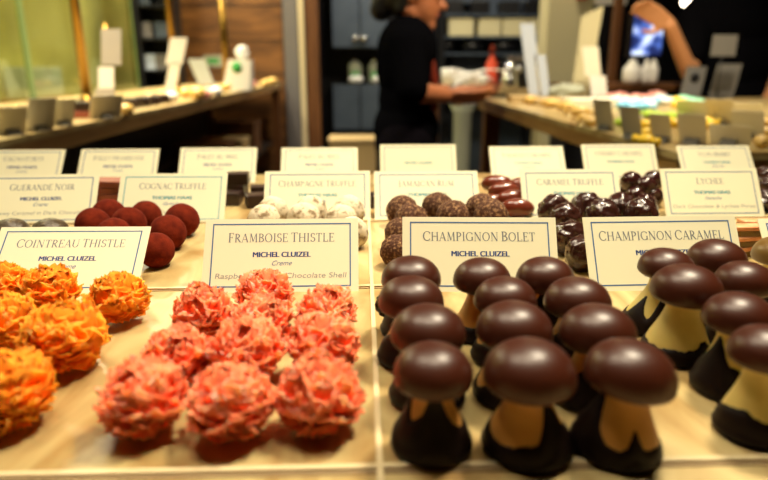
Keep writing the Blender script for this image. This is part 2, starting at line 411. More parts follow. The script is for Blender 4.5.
r3 = [(18, 187, 'CACAO FORTE', MC, 'Creme', 38, 'leftmost place card of the back row, with title CACAO FORTE', 'ink_blue'),
      (115, 186, 'PALET FRAMBOISE', MC, 'Creme', 38, 'back row place card next to the flat reddish slabs', 'ink_blue'),
      (216, 184, 'PALET AU MIEL', MC, 'Creme', 38, 'back row place card beside the small dark square chocolates, third from the left', 'ink_blue'),
      (319, 184, 'PALET AU MIEL', MC, 'Creme', 38, 'back row place card behind the one titled CHAMPAGNE TRUFFLE', 'ink_blue'),
      (419, 183, '', MC, '', 30, 'back row place card in front of the person with dark hair, almost without legible print', 'ink_teal'),
      (530, 182, 'VANILLE CARAMEL', TH, 'Ganache', 38, 'back row place card behind the glossy red brown ovals', 'ink_teal'),
      (623, 181, 'CHERRY CARAMEL', TH, '', 34, 'back row place card behind the glossy black cherries', 'ink_teal'),
      (721, 181, 'YUZU BERRY', TH, 'Ganache', 38, 'rightmost place card of the back row, behind the one titled LYCHEE', 'ink_teal')]
GL['Z'] = (.62, [('L',.08,.975,.54,.975,TN), ('L',.54,.97,.08,.03,TK), ('L',.08,.025,.56,.025,TN)], [])
for px, py, a, b, c, ln, lb, ink in r3:
    name_card(px, py - 1.5, a, b, c, '', lb, CW=.088, lean=ln, ink=ink, detail=0)

# ---------------------------------------------------------------- near counter
counter = thing('display_counter', (0, 0, 0), 'near display counter with a cream marble top that carries the chocolates', 'counter')
YB = G(300, 174).y
MB().box(-.98, 1.30, -.10, YB, T-.03, T).build('marble_top', M['marble'], counter, False, bevel=.002)
MB().box(-.92, 1.26, -.04, YB-.03, .10, T-.0302).build('cabinet_body', M['wood_dark'], counter, False)
MB().box(-.90, 1.24, -.02, YB-.06, 0, .0998).build('plinth', M['blackgloss'], counter, False)
rows = [G(384, 474).y, G(384, 291).y + .004, G(384, 223).y + .004, G(384, 186).y + .004]
def strip(x0, x1, y0, y1, m, h):
    MB().box(x0, x1, y0, y1, T, T+h).build('divider_strip', m, counter, False)
for y in rows: strip(-.97, 1.29, y, y+.0016, M['seam'], .0004)
for y in rows: strip(-.97, 1.29, y+.002, y+.004, M['acrylic'], .0012)
for k, x in enumerate((.0035,)):
    strip(x, x+.0022, -.08, YB-.01, M['acrylic'], .0011)

# ---------------------------------------------------------------- chocolate mushrooms
def mushroom(px, py, w, label, group, stem_m, cap_m=None, lean=(0, 0), peaks=(), lo=.010, tilt=(0, 0), hc=.0272, name='chocolate_mushroom'):
    # w is the cap width in pixels -> real width
    p = G(px, py, hc); depth = (p - CAM).dot(fw); rad = w*depth/F/2
    k = rad/.0150
    base = Vector((p.x - lean[0], p.y - lean[1], T))
    t = thing(name, base, label, 'chocolate', group)
    sd = random.random()*50
    def warp(pt, a):
        x, y, z = pt; u = max(0, z/hc); f = u*u*(3-2*u) if u < 1 else 1
        return (x + lean[0]*f, y + lean[1]*f, z)
    prof = [(.0115, .0003), (.0132, .0014), (.0137, .0035), (.0131, .0065), (.0121, .010), (.0106, .0135), (.0091, .017), (.0079, .0205), (.0071, .0235), (.0073, .0265), (.0082, .0295)]
    zs = hc/.0315; prof = [(r*k*1.02, z*zs) for r, z in prof]
    MB().lathe(prof, 40, warp=warp).build('stem', stem_m, t)
    # dipped coat: same profile a little wider with a ragged upper hem
    def rad_at(z):
        for (r0, z0), (r1, z1) in zip(prof, prof[1:]):
            if z <= z1: return r0 + (r1-r0)*max(0, (z-z0))/(z1-z0)
        return prof[-1][0]
    n = 72; m = 14; vs = []; fs = []
    for i in range(m+1):
        for j in range(n):
            a = 2*math.pi*j/n
            top = lo + .0016*noise.noise(Vector((math.cos(a)*2.2+sd, math.sin(a)*2.2, sd))) + .0010*noise.noise(Vector((math.cos(a)*7+sd, math.sin(a)*7, 0)))
            for (pa, amp, wd) in peaks:
                d = (a - R(pa) + math.pi) % (2*math.pi) - math.pi
                top += amp*math.exp(-(d/R(wd))**2)
            top = max(.004, min(top, .0285))*zs; u = i/m; z = .0001 + (top-.0001)*u
            th = .0010*(1-u**8) + .00005
            r = rad_at(z) + th + (.0006 if u < .3 else 0)
            vs.append(warp((r*math.cos(a), r*math.sin(a), z), a))
    for i in range(m):
        for j in range(n):
            a, b = i*n+j, i*n+(j+1) % n; fs.append((a, b, b+n, a+n))
    fs.append(tuple(reversed(range(n))))
    MB().add(vs, fs).build('dipped_coat', M['dip'], t)
    cp = []
    for i in range(17):
        a = math.pi/2*i/16
        cp.append((max(.00005, math.sin(a))**.92*.0150*k, .0124*max(0, math.cos(a))**.92*k))
    for (r, z) in ((.01485, -.0009), (.0142, -.0020), (.0130, -.0028), (.0112, -.0030), (.0085, -.0030)): cp.append((r*k, z*k))
    cp.reverse()
    def cw(pt, a):
        x, y, z = pt
        s = 1 + .02*noise.noise(Vector((math.cos(a)+sd, math.sin(a), z*60)))
        return (x*s, y*s, z)
    c = MB().lathe(cp, 56, warp=cw).build('cap', cap_m or M['choc'], t)
    c.location = (lean[0], lean[1], hc); c.rotation_euler = (R(tilt[0]), R(tilt[1]), 0)
    return t
BG = 'dark capped chocolate mushrooms with tan stems'
F_ = -90
spec = [
 (433, 372, 81, 'left mushroom of the nearest row, its tan stem coated dark up the middle', (0, 0), ((-90, .02, 32), (-200, .018, 40), (20, .003, 20)), .012, (0, 0)),
 (529, 373, 92, 'middle mushroom of the nearest row, dark coat rising up one side of its tan stem', (-.001, 0), ((-50, .017, 26), (-150, -.002, 30)), .0105, (0, 0)),
 (629, 373, 90, 'tilted mushroom of the nearest row, between the other tan stems and the yellow stemmed ones', (.002, 0), ((-88, .007, 9), (-190, .02, 34), (-20, -.004, 20)), .0085, (0, 6)),
 (428, 328, 76, 'left mushroom of the second row of tan stems', (0, 0), ((-120, .02, 40),), .012, (0, 0)),
 (514, 325, 76, 'middle mushroom of the second row of tan stems', (0, 0), ((-60, .018, 40), (180, -.004, 30)), .010, (0, 0)),
 (597, 328, 76, 'second row tan stemmed mushroom nearest the yellow stemmed ones', (0, 0), ((-90, .02, 50),), .012, (0, 0)),
 (411, 297, 66, 'left mushroom of the third row, with a broken curl of chocolate by its cap', (0, 0), ((-90, .02, 60),), .012, (0, 0)),
 (505, 296, 62, 'middle mushroom of the third row of tan stems', (0, 0), ((-70, .02, 40),), .010, (0, 0)),
 (577, 298, 66, 'third row tan stemmed mushroom below the title card gap', (0, 0), ((-90, .02, 60),), .012, (0, 0)),
 (411, 272, 60, 'left mushroom of the row against the card, nearest the marble divider', (0, 0), ((-90, .02, 60),), .012, (0, 0)),
 (482, 273, 58, 'middle mushroom of the row touching the card, tan stem partly bare', (0, 0), ((-40, .018, 30),), .009, (0, 0)),
 (545, 272, 58, 'right mushroom of the row touching the card of the tan stemmed ones', (0, 0), ((-90, .02, 60),), .012, (0, 0)),
]
for px, py, w, lb, ln, pk, lo, tl in spec:
    py += 4.5 if py > 350 else 8 if py > 315 else 6.5 if py > 290 else 9
    mushroom(px, py, w, lb, BG, M['stem_tan'], None, ln, pk, lo, tl)
YG = 'dark capped chocolate mushrooms with yellow stems'
spec = [
 (666, 265, 54, 'yellow stemmed mushroom leaning at the back beside the card, dark drip on its stem', (.006, 0), ((-100, .014, 14), (-160, .010, 18)), .009, (0, 4)),
 (716, 257, 56, 'yellow stemmed mushroom in front of the letters of the card', (0, 0), ((-90, .02, 60),), .012, (0, 0)),
 (686, 287, 68, 'yellow stemmed mushroom with a bare stem, in the middle of its group', (.001, 0), ((-60, .004, 24),), .0075, (0, 0)),
 (744, 279, 56, 'yellow stemmed mushroom behind the one with the glossiest reddish cap', (0, 0), ((-90, .02, 60),), .012, (0, 0)),
 (738, 315, 68, 'yellow stemmed mushroom with a dark coat reaching high over its base', (.0, 0), ((-35, .005, 30), (-170, .012, 34)), .0125, (0, 0)),
 (766, 350, 72, 'nearest yellow stemmed mushroom, cut off by the picture edge', (.0, 0), ((-150, .003, 40), ), .0095, (0, 0)),
]
for px, py, w, lb, ln, pk, lo, tl in spec:
    mushroom(px, py+5.5, w, lb, YG, M['stem_yellow'], None, ln, pk, lo, tl, hc=.0305)
mushroom(779, 257, 50, 'mushroom with an olive brown cap at the picture edge', YG, M['stem_yellow'], M['olive_choc'])
# broken curl near the left column
c0 = G(391, 308, .012)
mb = MB(); pts = []
for i in range(14):
    a = R(-60 + 300*i/13); pts.append(c0 + Vector((.0052*math.cos(a), .002*math.sin(a*.5), .0050*math.sin(a))))
mb.tube(pts, [.0012+.0026*math.sin(math.pi*(i+.7)/14.4) for i in range(14)], 12)
mb.tube([c0+Vector((.003, 0, -.004)), c0+Vector((.0, .001, -.009)), c0+Vector((.001, .001, -.0118))], [.003, .0026, .003], 10)
tag(mb.build('chocolate_curl', M['dip']), 'small broken curl of dark chocolate by the left mushroom column', 'chocolate')

# ---------------------------------------------------------------- shredded clusters
def thistle_mesh(name, r, seed):
    rnd = random.Random(seed); mb = MB()
    bm = bmesh.new(); bmesh.ops.create_icosphere(bm, subdivisions=4, radius=1)
    idx = {}
    vs = []
    for i, v in enumerate(bm.verts):
        d = v.co.normalized(); q = d*3.1 + Vector((seed*3.3, 0, 0))
        w = Vector((noise.noise(q), noise.noise(q+Vector((9, 1, 4))), noise.noise(q+Vector((2, 7, 5)))))
        k = noise.ridged_multi_fractal(d*2.0 + w*.9 + Vector((seed, 0, 0)), 1.0, 2.1, 3, 1.0, 2.0)
        vs.append(tuple(d*r*(.76 + .07*k))); idx[v] = i
    mb.add(vs, [tuple(idx[v] for v in f.verts) for f in bm.faces]); bm.free()
    N = 110; ga = math.pi*(3-math.sqrt(5))
    for i in range(N):
        z = 1 - 2*(i+.5)/N; rr = math.sqrt(1-z*z); a = i*ga + rnd.uniform(-.2, .2)
        d = Vector((rr*math.cos(a), rr*math.sin(a), z)).normalized()
        if d.z < -.85: continue
        u = d.cross(Vector((0, 0, 1)) if abs(d.z) < .9 else Vector((1, 0, 0))).normalized()
        u.rotate(Matrix.Rotation(rnd.gauss(0, .38), 3, d)); w = d.cross(u)
        L = r*rnd.uniform(.60, 1.05); hh = r*rnd.uniform(.18, .32); lean = -rnd.uniform(.1, 1.3)
        ph = rnd.uniform(0, 6.28); fr = rnd.uniform(5, 8); nu, nv = 11, 4; base = d*r*.76
        vv = []
        for side in (0, 1):
            for p_ in range(nu):
                s = p_/(nu-1) - .5
                for q_ in range(nv):
                    h = q_/(nv-1); env = 1 - (2*abs(s))**3*.55
                    wav = math.sin(s*fr+ph)*.14*h + math.sin(s*fr*2.3+ph*2)*.05*h
                    rag = 1 + .22*math.sin(s*31+ph*3)*(q_ == nv-1) + .12*rnd.uniform(-1, 1)*(q_ == nv-1)*(side == 0)
                    pt = base + u*(s*L) + d*(hh*h*env*rag - (s*s)*L*.5) + w*(r*(wav + lean*h*h*.42 + s*s*.25))
                    vv.append(tuple(pt + w*(.00035*(1 if side else -1))))
        ff = []; o = nu*nv
        for p_ in range(nu-1):
            for q_ in range(nv-1):
                a0 = p_*nv+q_; ff.append((a0, a0+nv, a0+nv+1, a0+1)); ff.append((o+a0, o+a0+1, o+a0+nv+1, o+a0+nv))
            a0 = p_*nv+nv-1; ff.append((a0, a0+nv, o+a0+nv, o+a0))
            a0 = p_*nv; ff.append((a0, o+a0, o+a0+nv, a0+nv))
        for p_ in (0, nu-1):
            for q_ in range(nv-1):
                a0 = p_*nv+q_; ff.append((a0, a0+1, o+a0+1, o+a0) if p_ == 0 else (a0, o+a0, o+a0+1, a0+1))
        mb.add(vv, ff)
    zmin = min(v[2] for v in mb.v)
    fl = -r*.93
    mb.v = [(x, y, max(z, fl) - fl) for x, y, z in mb.v]
    me = mb.mesh(name)
    return me
PM = [thistle_mesh('pink_cluster', .0150, s) for s in (1, 2, 3, 4)]
OM = [thistle_mesh('orange_cluster', .0150, s) for s in (5, 6, 7)]
for m_ in PM: m_.materials.append(M['pink'])
for m_ in OM: m_.materials.append(M['orange'])
def cluster(px, py, w, me, lab, group, name, k):
    p = G(px, py, .0135); depth = (p-CAM).dot(fw); s = w*depth/F/.0312
    o = bpy.data.objects.new(name, me); C.objects.link(o)
    o.location = (p.x, p.y, T); o.scale = (s*.96, s*.96, s*.88); o.rotation_euler = (0, 0, k*1.7)
    return tag(o, lab, 'chocolate', group)
pk = [(143, 393, 86, 'pink shredded cluster at the near corner closest to the orange ones'),
      (231, 398, 86, 'pink shredded cluster in the middle of the nearest row'),
      (318, 390, 88, 'large pink shredded cluster of the nearest row beside the marble divider'),
      (177, 346, 70, 'pink shredded cluster of the second row nearest the orange ones'),
      (247, 344, 76, 'pink shredded cluster in the middle of the second row'),
      (324, 337, 72, 'pink shredded cluster of the second row beside the marble divider'),
      (203, 304, 62, 'pink shredded cluster at the outer end of the third row, with a pointed flake'),
      (261, 313, 62, 'pink shredded cluster in the middle of the third row'),
      (327, 305, 62, 'pink shredded cluster of the third row beside the marble divider'),
      (265, 287, 58, 'rearmost pink shredded cluster, in front of the card lettering')]
for k, (px, py, w, lb) in enumerate(pk):
    cluster(px, py + (3 if py > 380 else 6), w, PM[k % 4], lb, 'pink shredded chocolate clusters', 'pink_chocolate_cluster', k)
og = [(4, 392, 92, 'nearest orange shredded cluster, cut by the picture edge'),
      (64, 340, 82, 'large orange shredded cluster in the middle, nearest the pink ones'),
      (118, 297, 60, 'orange shredded cluster standing apart at the card corner'),
      (50, 288, 56, 'orange shredded cluster covering the first letters of the card'),
      (2, 322, 70, 'orange shredded cluster at the picture edge, behind the nearest one'),
      (2, 286, 58, 'rearmost orange shredded cluster at the picture edge'),
      (-52, 345, 80, 'orange shredded cluster beyond the picture edge')]
for k, (px, py, w, lb) in enumerate(og[:6]):
    cluster(px, py, w, OM[k % 3], lb, 'orange shredded chocolate clusters', 'orange_chocolate_cluster', k+.4)

# ---------------------------------------------------------------- truffles
def lumpy(name, r, m, seed, amp=.04, freq=2.2, sq=1.0, fine=0.0, sub=4):
    bm = bmesh.new(); bmesh.ops.create_icosphere(bm, subdivisions=sub, radius=1)
    for v in bm.verts:
        d = v.co.normalized()
        k = 1 + amp*noise.noise(d*freq + Vector((seed, seed*2, 0))) + fine*noise.noise(d*freq*5 + Vector((0, seed, 3)))
        v.co = Vector((d.x*r*k, d.y*r*k, d.z*r*k*sq))
    zf = -r*sq*.93
    for v in bm.verts: v.co.z = max(v.co.z, zf) - zf
    me = bpy.data.meshes.new(name); bm.to_mesh(me); bm.free()
    me.polygons.foreach_set('use_smooth', [True]*len(me.polygons)); me.materials.append(m)
    return me
def place(me, name, px, py, h, lab, cat, group, k=0, z=0, s=None, w=None, wr=None, rot=None):
    p = G(px, py, h); o = bpy.data.objects.new(name, me); C.objects.link(o)
    o.location = (p.x, p.y, T + z); o.rotation_euler = rot or (0, 0, k*1.3)
    if w:
        s = w*((p-CAM).dot(fw))/F/wr
    if s: o.scale = (s, s, s)
    return tag(o, lab, cat, group)
cog = [(182, 220, 34, 'red cocoa dusted ball at the outer back corner before the teal lettered card'),
       (168, 232, 36, 'red cocoa dusted ball second along the outer edge of its group'),
       (156, 248, 36, 'red cocoa dusted ball third along the outer edge, before the divider'),
       (146, 215, 31, 'red cocoa dusted ball in the middle of the back row'),
       (109, 215, 33, 'red cocoa dusted ball at the inner end of the back row'),
       (129, 223, 34, 'red cocoa dusted ball between the two inner rows'),
       (93, 224, 34, 'red cocoa dusted ball next to the speckled dark domes'),
       (114, 233, 34, 'red cocoa dusted ball just above the edge of the orange clusters card')]
ms = [lumpy('red_cocoa_truffle', .0135, M['cocoa_red'], s, .03) for s in (1, 2)]
for k, (px, py, w, lb) in enumerate(cog): place(ms[k % 2], 'cocoa_truffle', px, py, .0125, lb, 'chocolate', 'red cocoa dusted truffles', k, w=w, wr=.027)
ms = [lumpy('sugar_truffle', .0135, M['sugar'], s, .05, fine=.02) for s in (3, 4)]
for k, (px, py, w, lb) in enumerate([(273, 211, 31, 'white dusted ball at the back, left of its group'), (264, 220, 33, 'white dusted ball nearest the dark squares, in front'),
     (311, 211, 32, 'white dusted ball in the middle at the back'), (304, 219, 34, 'white dusted ball in the middle in front'),
     (349, 211, 32, 'white dusted ball at the back nearest the marble divider'), (341, 220, 33, 'white dusted ball in front nearest the marble divider'), (352, 231, 33, 'white dusted ball peeking past the corner of the pink clusters card')]):
    place(ms[k % 2], 'sugar_dusted_truffle', px, py, .0125, lb, 'chocolate', 'white sugar dusted truffles', k, w=w, wr=.027)
ms = [lumpy('rum_truffle', .0135, M['cocoa_brown'], s, .06, fine=.05) for s in (5, 6)]
for k, (px, py, w, lb) in enumerate([(402, 211, 32, 'flaky brown ball at the back corner next to the marble divider'), (411, 220, 34, 'flaky brown ball second from the back beside the divider'),
     (438, 208, 32, 'flaky brown ball in the middle of the back row'), (453, 217, 34, 'flaky brown ball in the middle, just above the mushroom card'),
     (481, 209, 32, 'flaky brown ball of the back row farthest from the divider'), (491, 216, 34, 'flaky brown ball above the last letters of the mushroom card'),
     (401, 232, 33, 'flaky brown ball half hidden by the corner of the mushroom card'), (397, 248, 34, 'lowest flaky brown ball, beside the edge of the mushroom card')]):
    place(ms[k % 2], 'rum_truffle', px, py, .0125, lb, 'chocolate', 'flaky brown truffles', k, w=w, wr=.027)
ms = [lumpy('dark_dome', .0150, M['swirl_dark'], s, .04, fine=.03, sq=.8) for s in (7, 8)]
for k, (px, py, w, lb) in enumerate([(11, 231, 36, 'speckled dark dome at the picture edge, behind the orange clusters card'), (50, 231, 36, 'speckled dark dome next to the red cocoa dusted balls'),
     (-4, 246, 36, 'lower speckled dark dome cut by the picture edge')]):
    place(ms[k % 2], 'dark_dome_chocolate', px, py, .011, lb, 'chocolate', 'speckled dark domes', k, w=w, wr=.030)
ms = [lumpy('caramel_truffle', .0140, M['glossy_dark'], s, .16, freq=2.6, fine=.05, sq=1.05) for s in (9, 10, 12)]
for k, (px, py, w, lb) in enumerate([(554, 211, 33, 'glossy crinkled dark piece at the back corner below the card'), (566, 219, 34, 'glossy crinkled dark piece second from the outer back corner'),
     (587, 208, 32, 'glossy crinkled dark piece in the middle of the back row'), (603, 215, 33, 'glossy crinkled dark piece behind the top of the mushroom card'),
     (620, 208, 32, 'glossy crinkled dark piece below the cherries, back row'), (641, 214, 33, 'glossy crinkled dark piece just left of the next card, at the back'),
     (570, 236, 35, 'glossy crinkled dark piece in the gap between the two mushroom cards'), (583, 250, 36, 'lowest glossy crinkled dark piece between the two mushroom cards')]):
    place(ms[k % 3], 'crinkled_caramel_truffle', px, py, .0135, lb, 'chocolate', 'glossy crinkled dark truffles', k, w=w, wr=.028)
# cherries
ch = lumpy('cherry', .0100, M['glossy_cherry'], 13, .03)
for k, (px, py, z, lb) in enumerate([(631, 182, .012, 'round glossy cherry on top at the outer side of the pile'), (646, 187, .009, 'round glossy cherry in the middle of the pile'), (653, 181, .012, 'round glossy cherry on top beside the next card'),
      (636, 197, .0, 'round glossy cherry low at the front of the pile'), (652, 197, .0, 'round glossy cherry low beside the next card'), (626, 192, .0, 'round glossy cherry low next to the card behind'), (645, 205, 0, 'lowest round glossy cherry, just above the crinkled pieces')]):
    place(ch, 'chocolate_cherry', px, py, .009+z, lb, 'chocolate', 'glossy black chocolate cherries', k, z=z)
# glossy ovals
ov = MB().ball((0, 0, .0085), (.0150, .0085, .0085), 28, 18).mesh('oval'); ov.materials.append(M['glossy_red'])
for k, (px, py, z, lb) in enumerate([(497, 184, .012, 'top glossy red brown oval of the pile'), (504, 191, .009, 'glossy red brown oval second from the top'), (512, 199, .004, 'glossy red brown oval third from the top'),
      (517, 208, 0, 'lowest glossy red brown oval'), (524, 186, .011, 'glossy red brown oval touching the card in front'), (492, 203, 0, 'glossy red brown oval at the outer foot of the pile')]):
    place(ov, 'oval_praline', px, py, .0085+z, lb, 'chocolate', 'glossy red brown oval pralines', 0, z=z, rot=(0, 0, R(-12 + 9*(k % 3))))
# reddish slabs
for k, (px, py, m_, lb) in enumerate([(113, 202, 'palet_dark', 'lowest dark slab of the stack behind the red cocoa dusted balls'), (109, 197, 'palet_dark', 'dark slab second from the bottom of the stack'),
        (116, 193.0, 'palet', 'lower reddish flat slab of the stack'), (111, 188.6, 'palet', 'middle reddish flat slab of the stack'), (118, 184, 'palet', 'topmost reddish flat slab of the stack')]):
    p = G(109, 211, 0); o = MB().box(-.016, .016, -.012, .012, 0, .0058).build('flat_praline', M[m_], None, False, bevel=.0012)
    o.location = (p.x + (px-111)*.0006, p.y, T + .0059*k); o.rotation_euler = (0, 0, R((-8, 5, -3, 9, -6)[k]))
    tag(o, lb, 'chocolate', 'flat slabs in a stack')
# small dark squares
for k, (px, py, z, s, lb) in enumerate([(236, 190, 0, .011, 'small dark square at the bottom, behind the card with teal lettering'), (229, 198, 0, .012, 'small dark square at the side of the card with teal lettering'), (238, 184, .0122, .011, 'small dark square stacked on another one'),
        (262, 191, 0, .011, 'small dark square beside the white dusted balls, farther back'), (259, 200, 0, .012, 'small dark square beside the white dusted balls, nearer'), (375, 200, 0, .012, 'small dark square between the marble divider and the flaky brown balls')]):
    p = G(px, py + 6, 0); o = MB().box(-s, s, -s*.8, s*.8, 0, .012).build('square_praline', M['palet_dark'], None, False, bevel=.0014)
    o.location = (p.x, p.y, T + z) ; o.rotation_euler = (0, 0, R(-10+7*k))
    if z: q = G(236, 196, 0); o.location = (q.x+.003, q.y, T+.0121)
    tag(o, lb, 'chocolate', 'small dark square pralines')
# lychee sticks
lp = G(750, 252)
for k in range(6):
    lay = k // 2; a = R(-24 + 12*lay if k % 2 else 20 - 9*lay)
    t = thing('chocolate_stick', (lp.x + (.010 if k % 2 else -.008) + .002*lay, lp.y + (.008 if k % 2 else -.006), T + .0072*lay),
        ['bottom front', 'bottom rear', 'second layer front', 'second layer rear', 'topmost front', 'topmost rear'][k] + ' stick of the pink and brown stack between two cards', 'chocolate', 'stacked pink and brown sticks', a)
    MB().box(-.019, .019, -.0055, .0055, 0, .0042).build('brown_base', M['bar_brown'], t, False, bevel=.0006)
    MB().box(-.019, .019, -.0055, .0055, .0042, .0071).build('pink_filling', M['bar_pink'], t, False, bevel=.0006)
# dark curls at the right edge
cm = lumpy('dark_curl', .015, M['glossy_dark'], 21, .2, 2.4, .7)
for k, (px, py, z, lb) in enumerate([(766, 200, 0, 'dark crinkled lump at the picture edge, lower one'), (772, 186, 0, 'dark crinkled lump at the picture edge, middle one'), (766, 176, .0, 'dark crinkled lump at the picture edge, farthest one')]):
    place(cm, 'dark_rocher', px, py, .01, lb, 'chocolate', 'dark lumps at the picture edge', k)

# ================================================================= side counters
def side_counter(name, x_in, x_out, y0, y1, label):
    t = thing(name, ((x_in+x_out)/2, (y0+y1)/2, 0), label, 'counter')
    c = t.location; s = 1 if x_out > x_in else -1
    xa, xb = sorted((x_in - c.x, x_out - c.x)); ya, yb = y0-c.y, y1-c.y
    MB().box(xa, xb, ya, yb, T-.012, T).build('marble_top', M['marble'], t, False)
    MB().box(xa+.004, xb-.004, ya+.004, yb-.004, T-.045, T-.0122).build('wood_edge', M['wood_edge'], t, False)
    for x in (xa+.05, xb-.05):
        for y in (ya+.05, yb-.05):
            MB().box(x-.03, x+.03, y-.03, y+.03, 0, T-.0452).build('leg', M['wood_leg'], t, False)
    MB().box(xa+.085, xb-.085, ya+.09, yb-.09, .62, .64).build('shelf', M['wood_dark'], t, False)
    MB().box(xa+.085, xb-.085, ya+.09, yb-.09, .12, .14).build('shelf', M['wood_dark'], t, False)
    xo = xb-.03 if s > 0 else xa+.03
    MB().box(xo-.008, xo+.008, ya+.09, yb-.09, .02, T-.0452).build('outer_panel', M['wood_dark'], t, False)
    return t
LX = -.64; RX = .48
YE = 5.0
side_counter('side_counter', LX, -1.28, .90, YE, 'long side counter running back along the green glass panels')
side_counter('side_counter', RX, 1.78, .90, 2.55, 'short side counter in front of the black clad person, crowded with coloured sweets')
# boxes under the left counter
for k, (y, x, z, w, h, m_, lb) in enumerate([(4.30, -.88, .64, .28, .22, 'wood_leg', 'brown box on the shelf under the far end of the long counter'), (3.85, -.88, .64, .26, .15, 'carton', 'tan carton on the shelf under the long counter'), (3.4, -.88, .64, .24, .18, 'wood_leg', 'brown box nearer the camera under the long counter')]):
    t = thing('storage_box', (x, y, z+.0002), lb, 'box'); MB().box(-.14, .14, -w/2, w/2, 0, h-.03).build('box_body', M[m_], t, False, bevel=.004)
    MB().box(-.145, .145, -w/2-.005, w/2+.005, h-.0298, h).build('box_lid', M[m_], t, False, bevel=.003)

# cards on the side counters face outwards, so their backs show
def back_card(loc, s, rz, lean, label, group, w=.09, h=.075, m='cardback'):
    t = thing('place_card', loc, label, 'card', group, R(rz))
    MB().box(-w/2, w/2, 0, .0008, 0, h).build('card_sheet', M[m], t, False, rot=(R(-lean), 0, 0))
    th = R(lean); hh = .011; q = MB(); vs = []
    for x in (-.012, .012): vs += [(x, .0015, 0), (x, .0015+hh*math.tan(th)+.012, 0), (x, .0015+hh*math.tan(th), hh)]
    q.add(vs, [(0, 2, 1), (3, 4, 5), (0, 1, 4, 3), (1, 2, 5, 4), (2, 0, 3, 5)]); q.build('card_foot', M['sign_grey'], t, False)
    return t
LG = 'grey backs of place cards on the long counter'
def pxw(px, py, wpx): return wpx*(G(px, py) - CAM).dot(fw)/F
for (px, py, wp, hp, rz, lb) in [(2, 121, 18, 14, 232, 'blank backed card at the picture edge on the long counter'), (12, 134, 26, 24, 232, 'blank backed card second from the picture edge on the long counter'),
        (40, 130, 26, 28, 232, 'blank backed card third from the picture edge on the long counter'), (62, 125, 22, 23, 232, 'blank backed card just before the brass post on the long counter'),
        (105, 118, 32, 20, 228, 'wide blank backed card beside the dark pralines on the long counter'), (26, 119, 18, 14, 232, 'small grey card behind the larger ones on the long counter')]:
    back_card(G(px, py), 1, rz, 26, lb, LG, pxw(px, py, wp), pxw(px, py, hp)*1.25)
RG = 'grey backs of place cards on the crowded counter'
for (px, py, wp, hp, lb) in [(606, 130, 19, 27, 'tall blank backed card nearest the aisle on the crowded counter'), (633, 139, 20, 29, 'blank backed card second from the aisle, over green sweets'),
        (662, 142, 20, 25, 'blank backed card third from the aisle, front one'), (693, 144, 27, 27, 'blank backed card in the middle of the crowded counter, before yellow sweets'), (730, 145, 38, 18, 'pale blank backed card close to the back row place cards'),
        (697, 121, 38, 18, 'wide olive card back behind the middle cards of the crowded counter'), (720, 125, 25, 23, 'blank backed card behind the middle ones on the crowded counter'), (748, 139, 29, 25, 'blank backed card near the picture edge on the crowded counter'), (748, 121, 27, 16, 'rosy blank backed card near the picture edge, farther back')]:
    back_card(G(px, py), 1, 130, 26, lb, RG, pxw(px, py, wp), pxw(px, py, hp)*1.25)

# sweets on the crowded counter
def sweet(px, py, r, m_, lb, group, sq=.6, name='wrapped_sweet'):
    p = G(px, py, r*sq)
    mb = MB(); mb.ball((0, 0, r*sq), (r, r*.8, r*sq), 18, 10)
    # twisted ends
    for s in (-1, 1): mb.tube([(s*r*.8, 0, r*sq), (s*r*1.15, 0, r*sq), (s*r*1.6, 0, r*sq*.9)], [r*.25, r*.12, r*.5], 10)
    o = mb.build(name, M[m_]); o.location = (p.x, p.y, T); o.rotation_euler = (0, 0, random.uniform(0, 3.1))
    return tag(o, lb, 'sweet', group)
names = {'sky': 'light blue', 'white': 'white', 'yellow': 'yellow', 'mint': 'mint green', 'rose': 'rose', 'green': 'lime green', 'gold': 'gold', 'red': 'red'}
sw = [('sky', [(614, 102), (622, 104), (630, 105), (638, 104), (646, 102), (655, 101), (663, 100), (634, 107), (642, 106)], 'light blue wrapped sweets beside the brown post'), ('white', [(618, 99), (626, 100), (634, 101), (650, 104), (659, 97), (668, 101)], 'white wrapped sweets among the light blue ones'),
      ('rose', [(611, 97), (620, 95), (636, 97), (643, 98), (651, 97), (657, 94)], 'rose wrapped sweets behind the light blue ones'), ('mint', [(690, 101), (699, 103), (683, 99), (694, 105)], 'mint wrapped sweets below the black clad elbow'), ('yellow', [(647, 133), (646, 140), (668, 121), (675, 123), (706, 121), (712, 124), (676, 101), (683, 104), (646, 124)], 'yellow wrapped sweets between the grey cards'),
      ('green', [(656, 115), (664, 117), (672, 116), (622, 122), (648, 114), (680, 117)], 'lime wrapped sweets between the grey cards'), ('gold', [(566, 106), (580, 112), (762, 141), (766, 132), (550, 103), (530, 100), (764, 122), (590, 122), (584, 118)], 'gold wrapped sweets along the counter edge')]
for m_, pl, g in sw:
    for (px, py) in pl: sweet(px, py, .017 if py > 112 else .024, m_, names[m_] + ' wrapped sweet, one of the ' + g.replace(names[m_].split()[-1] + ' ', '', 0), g)
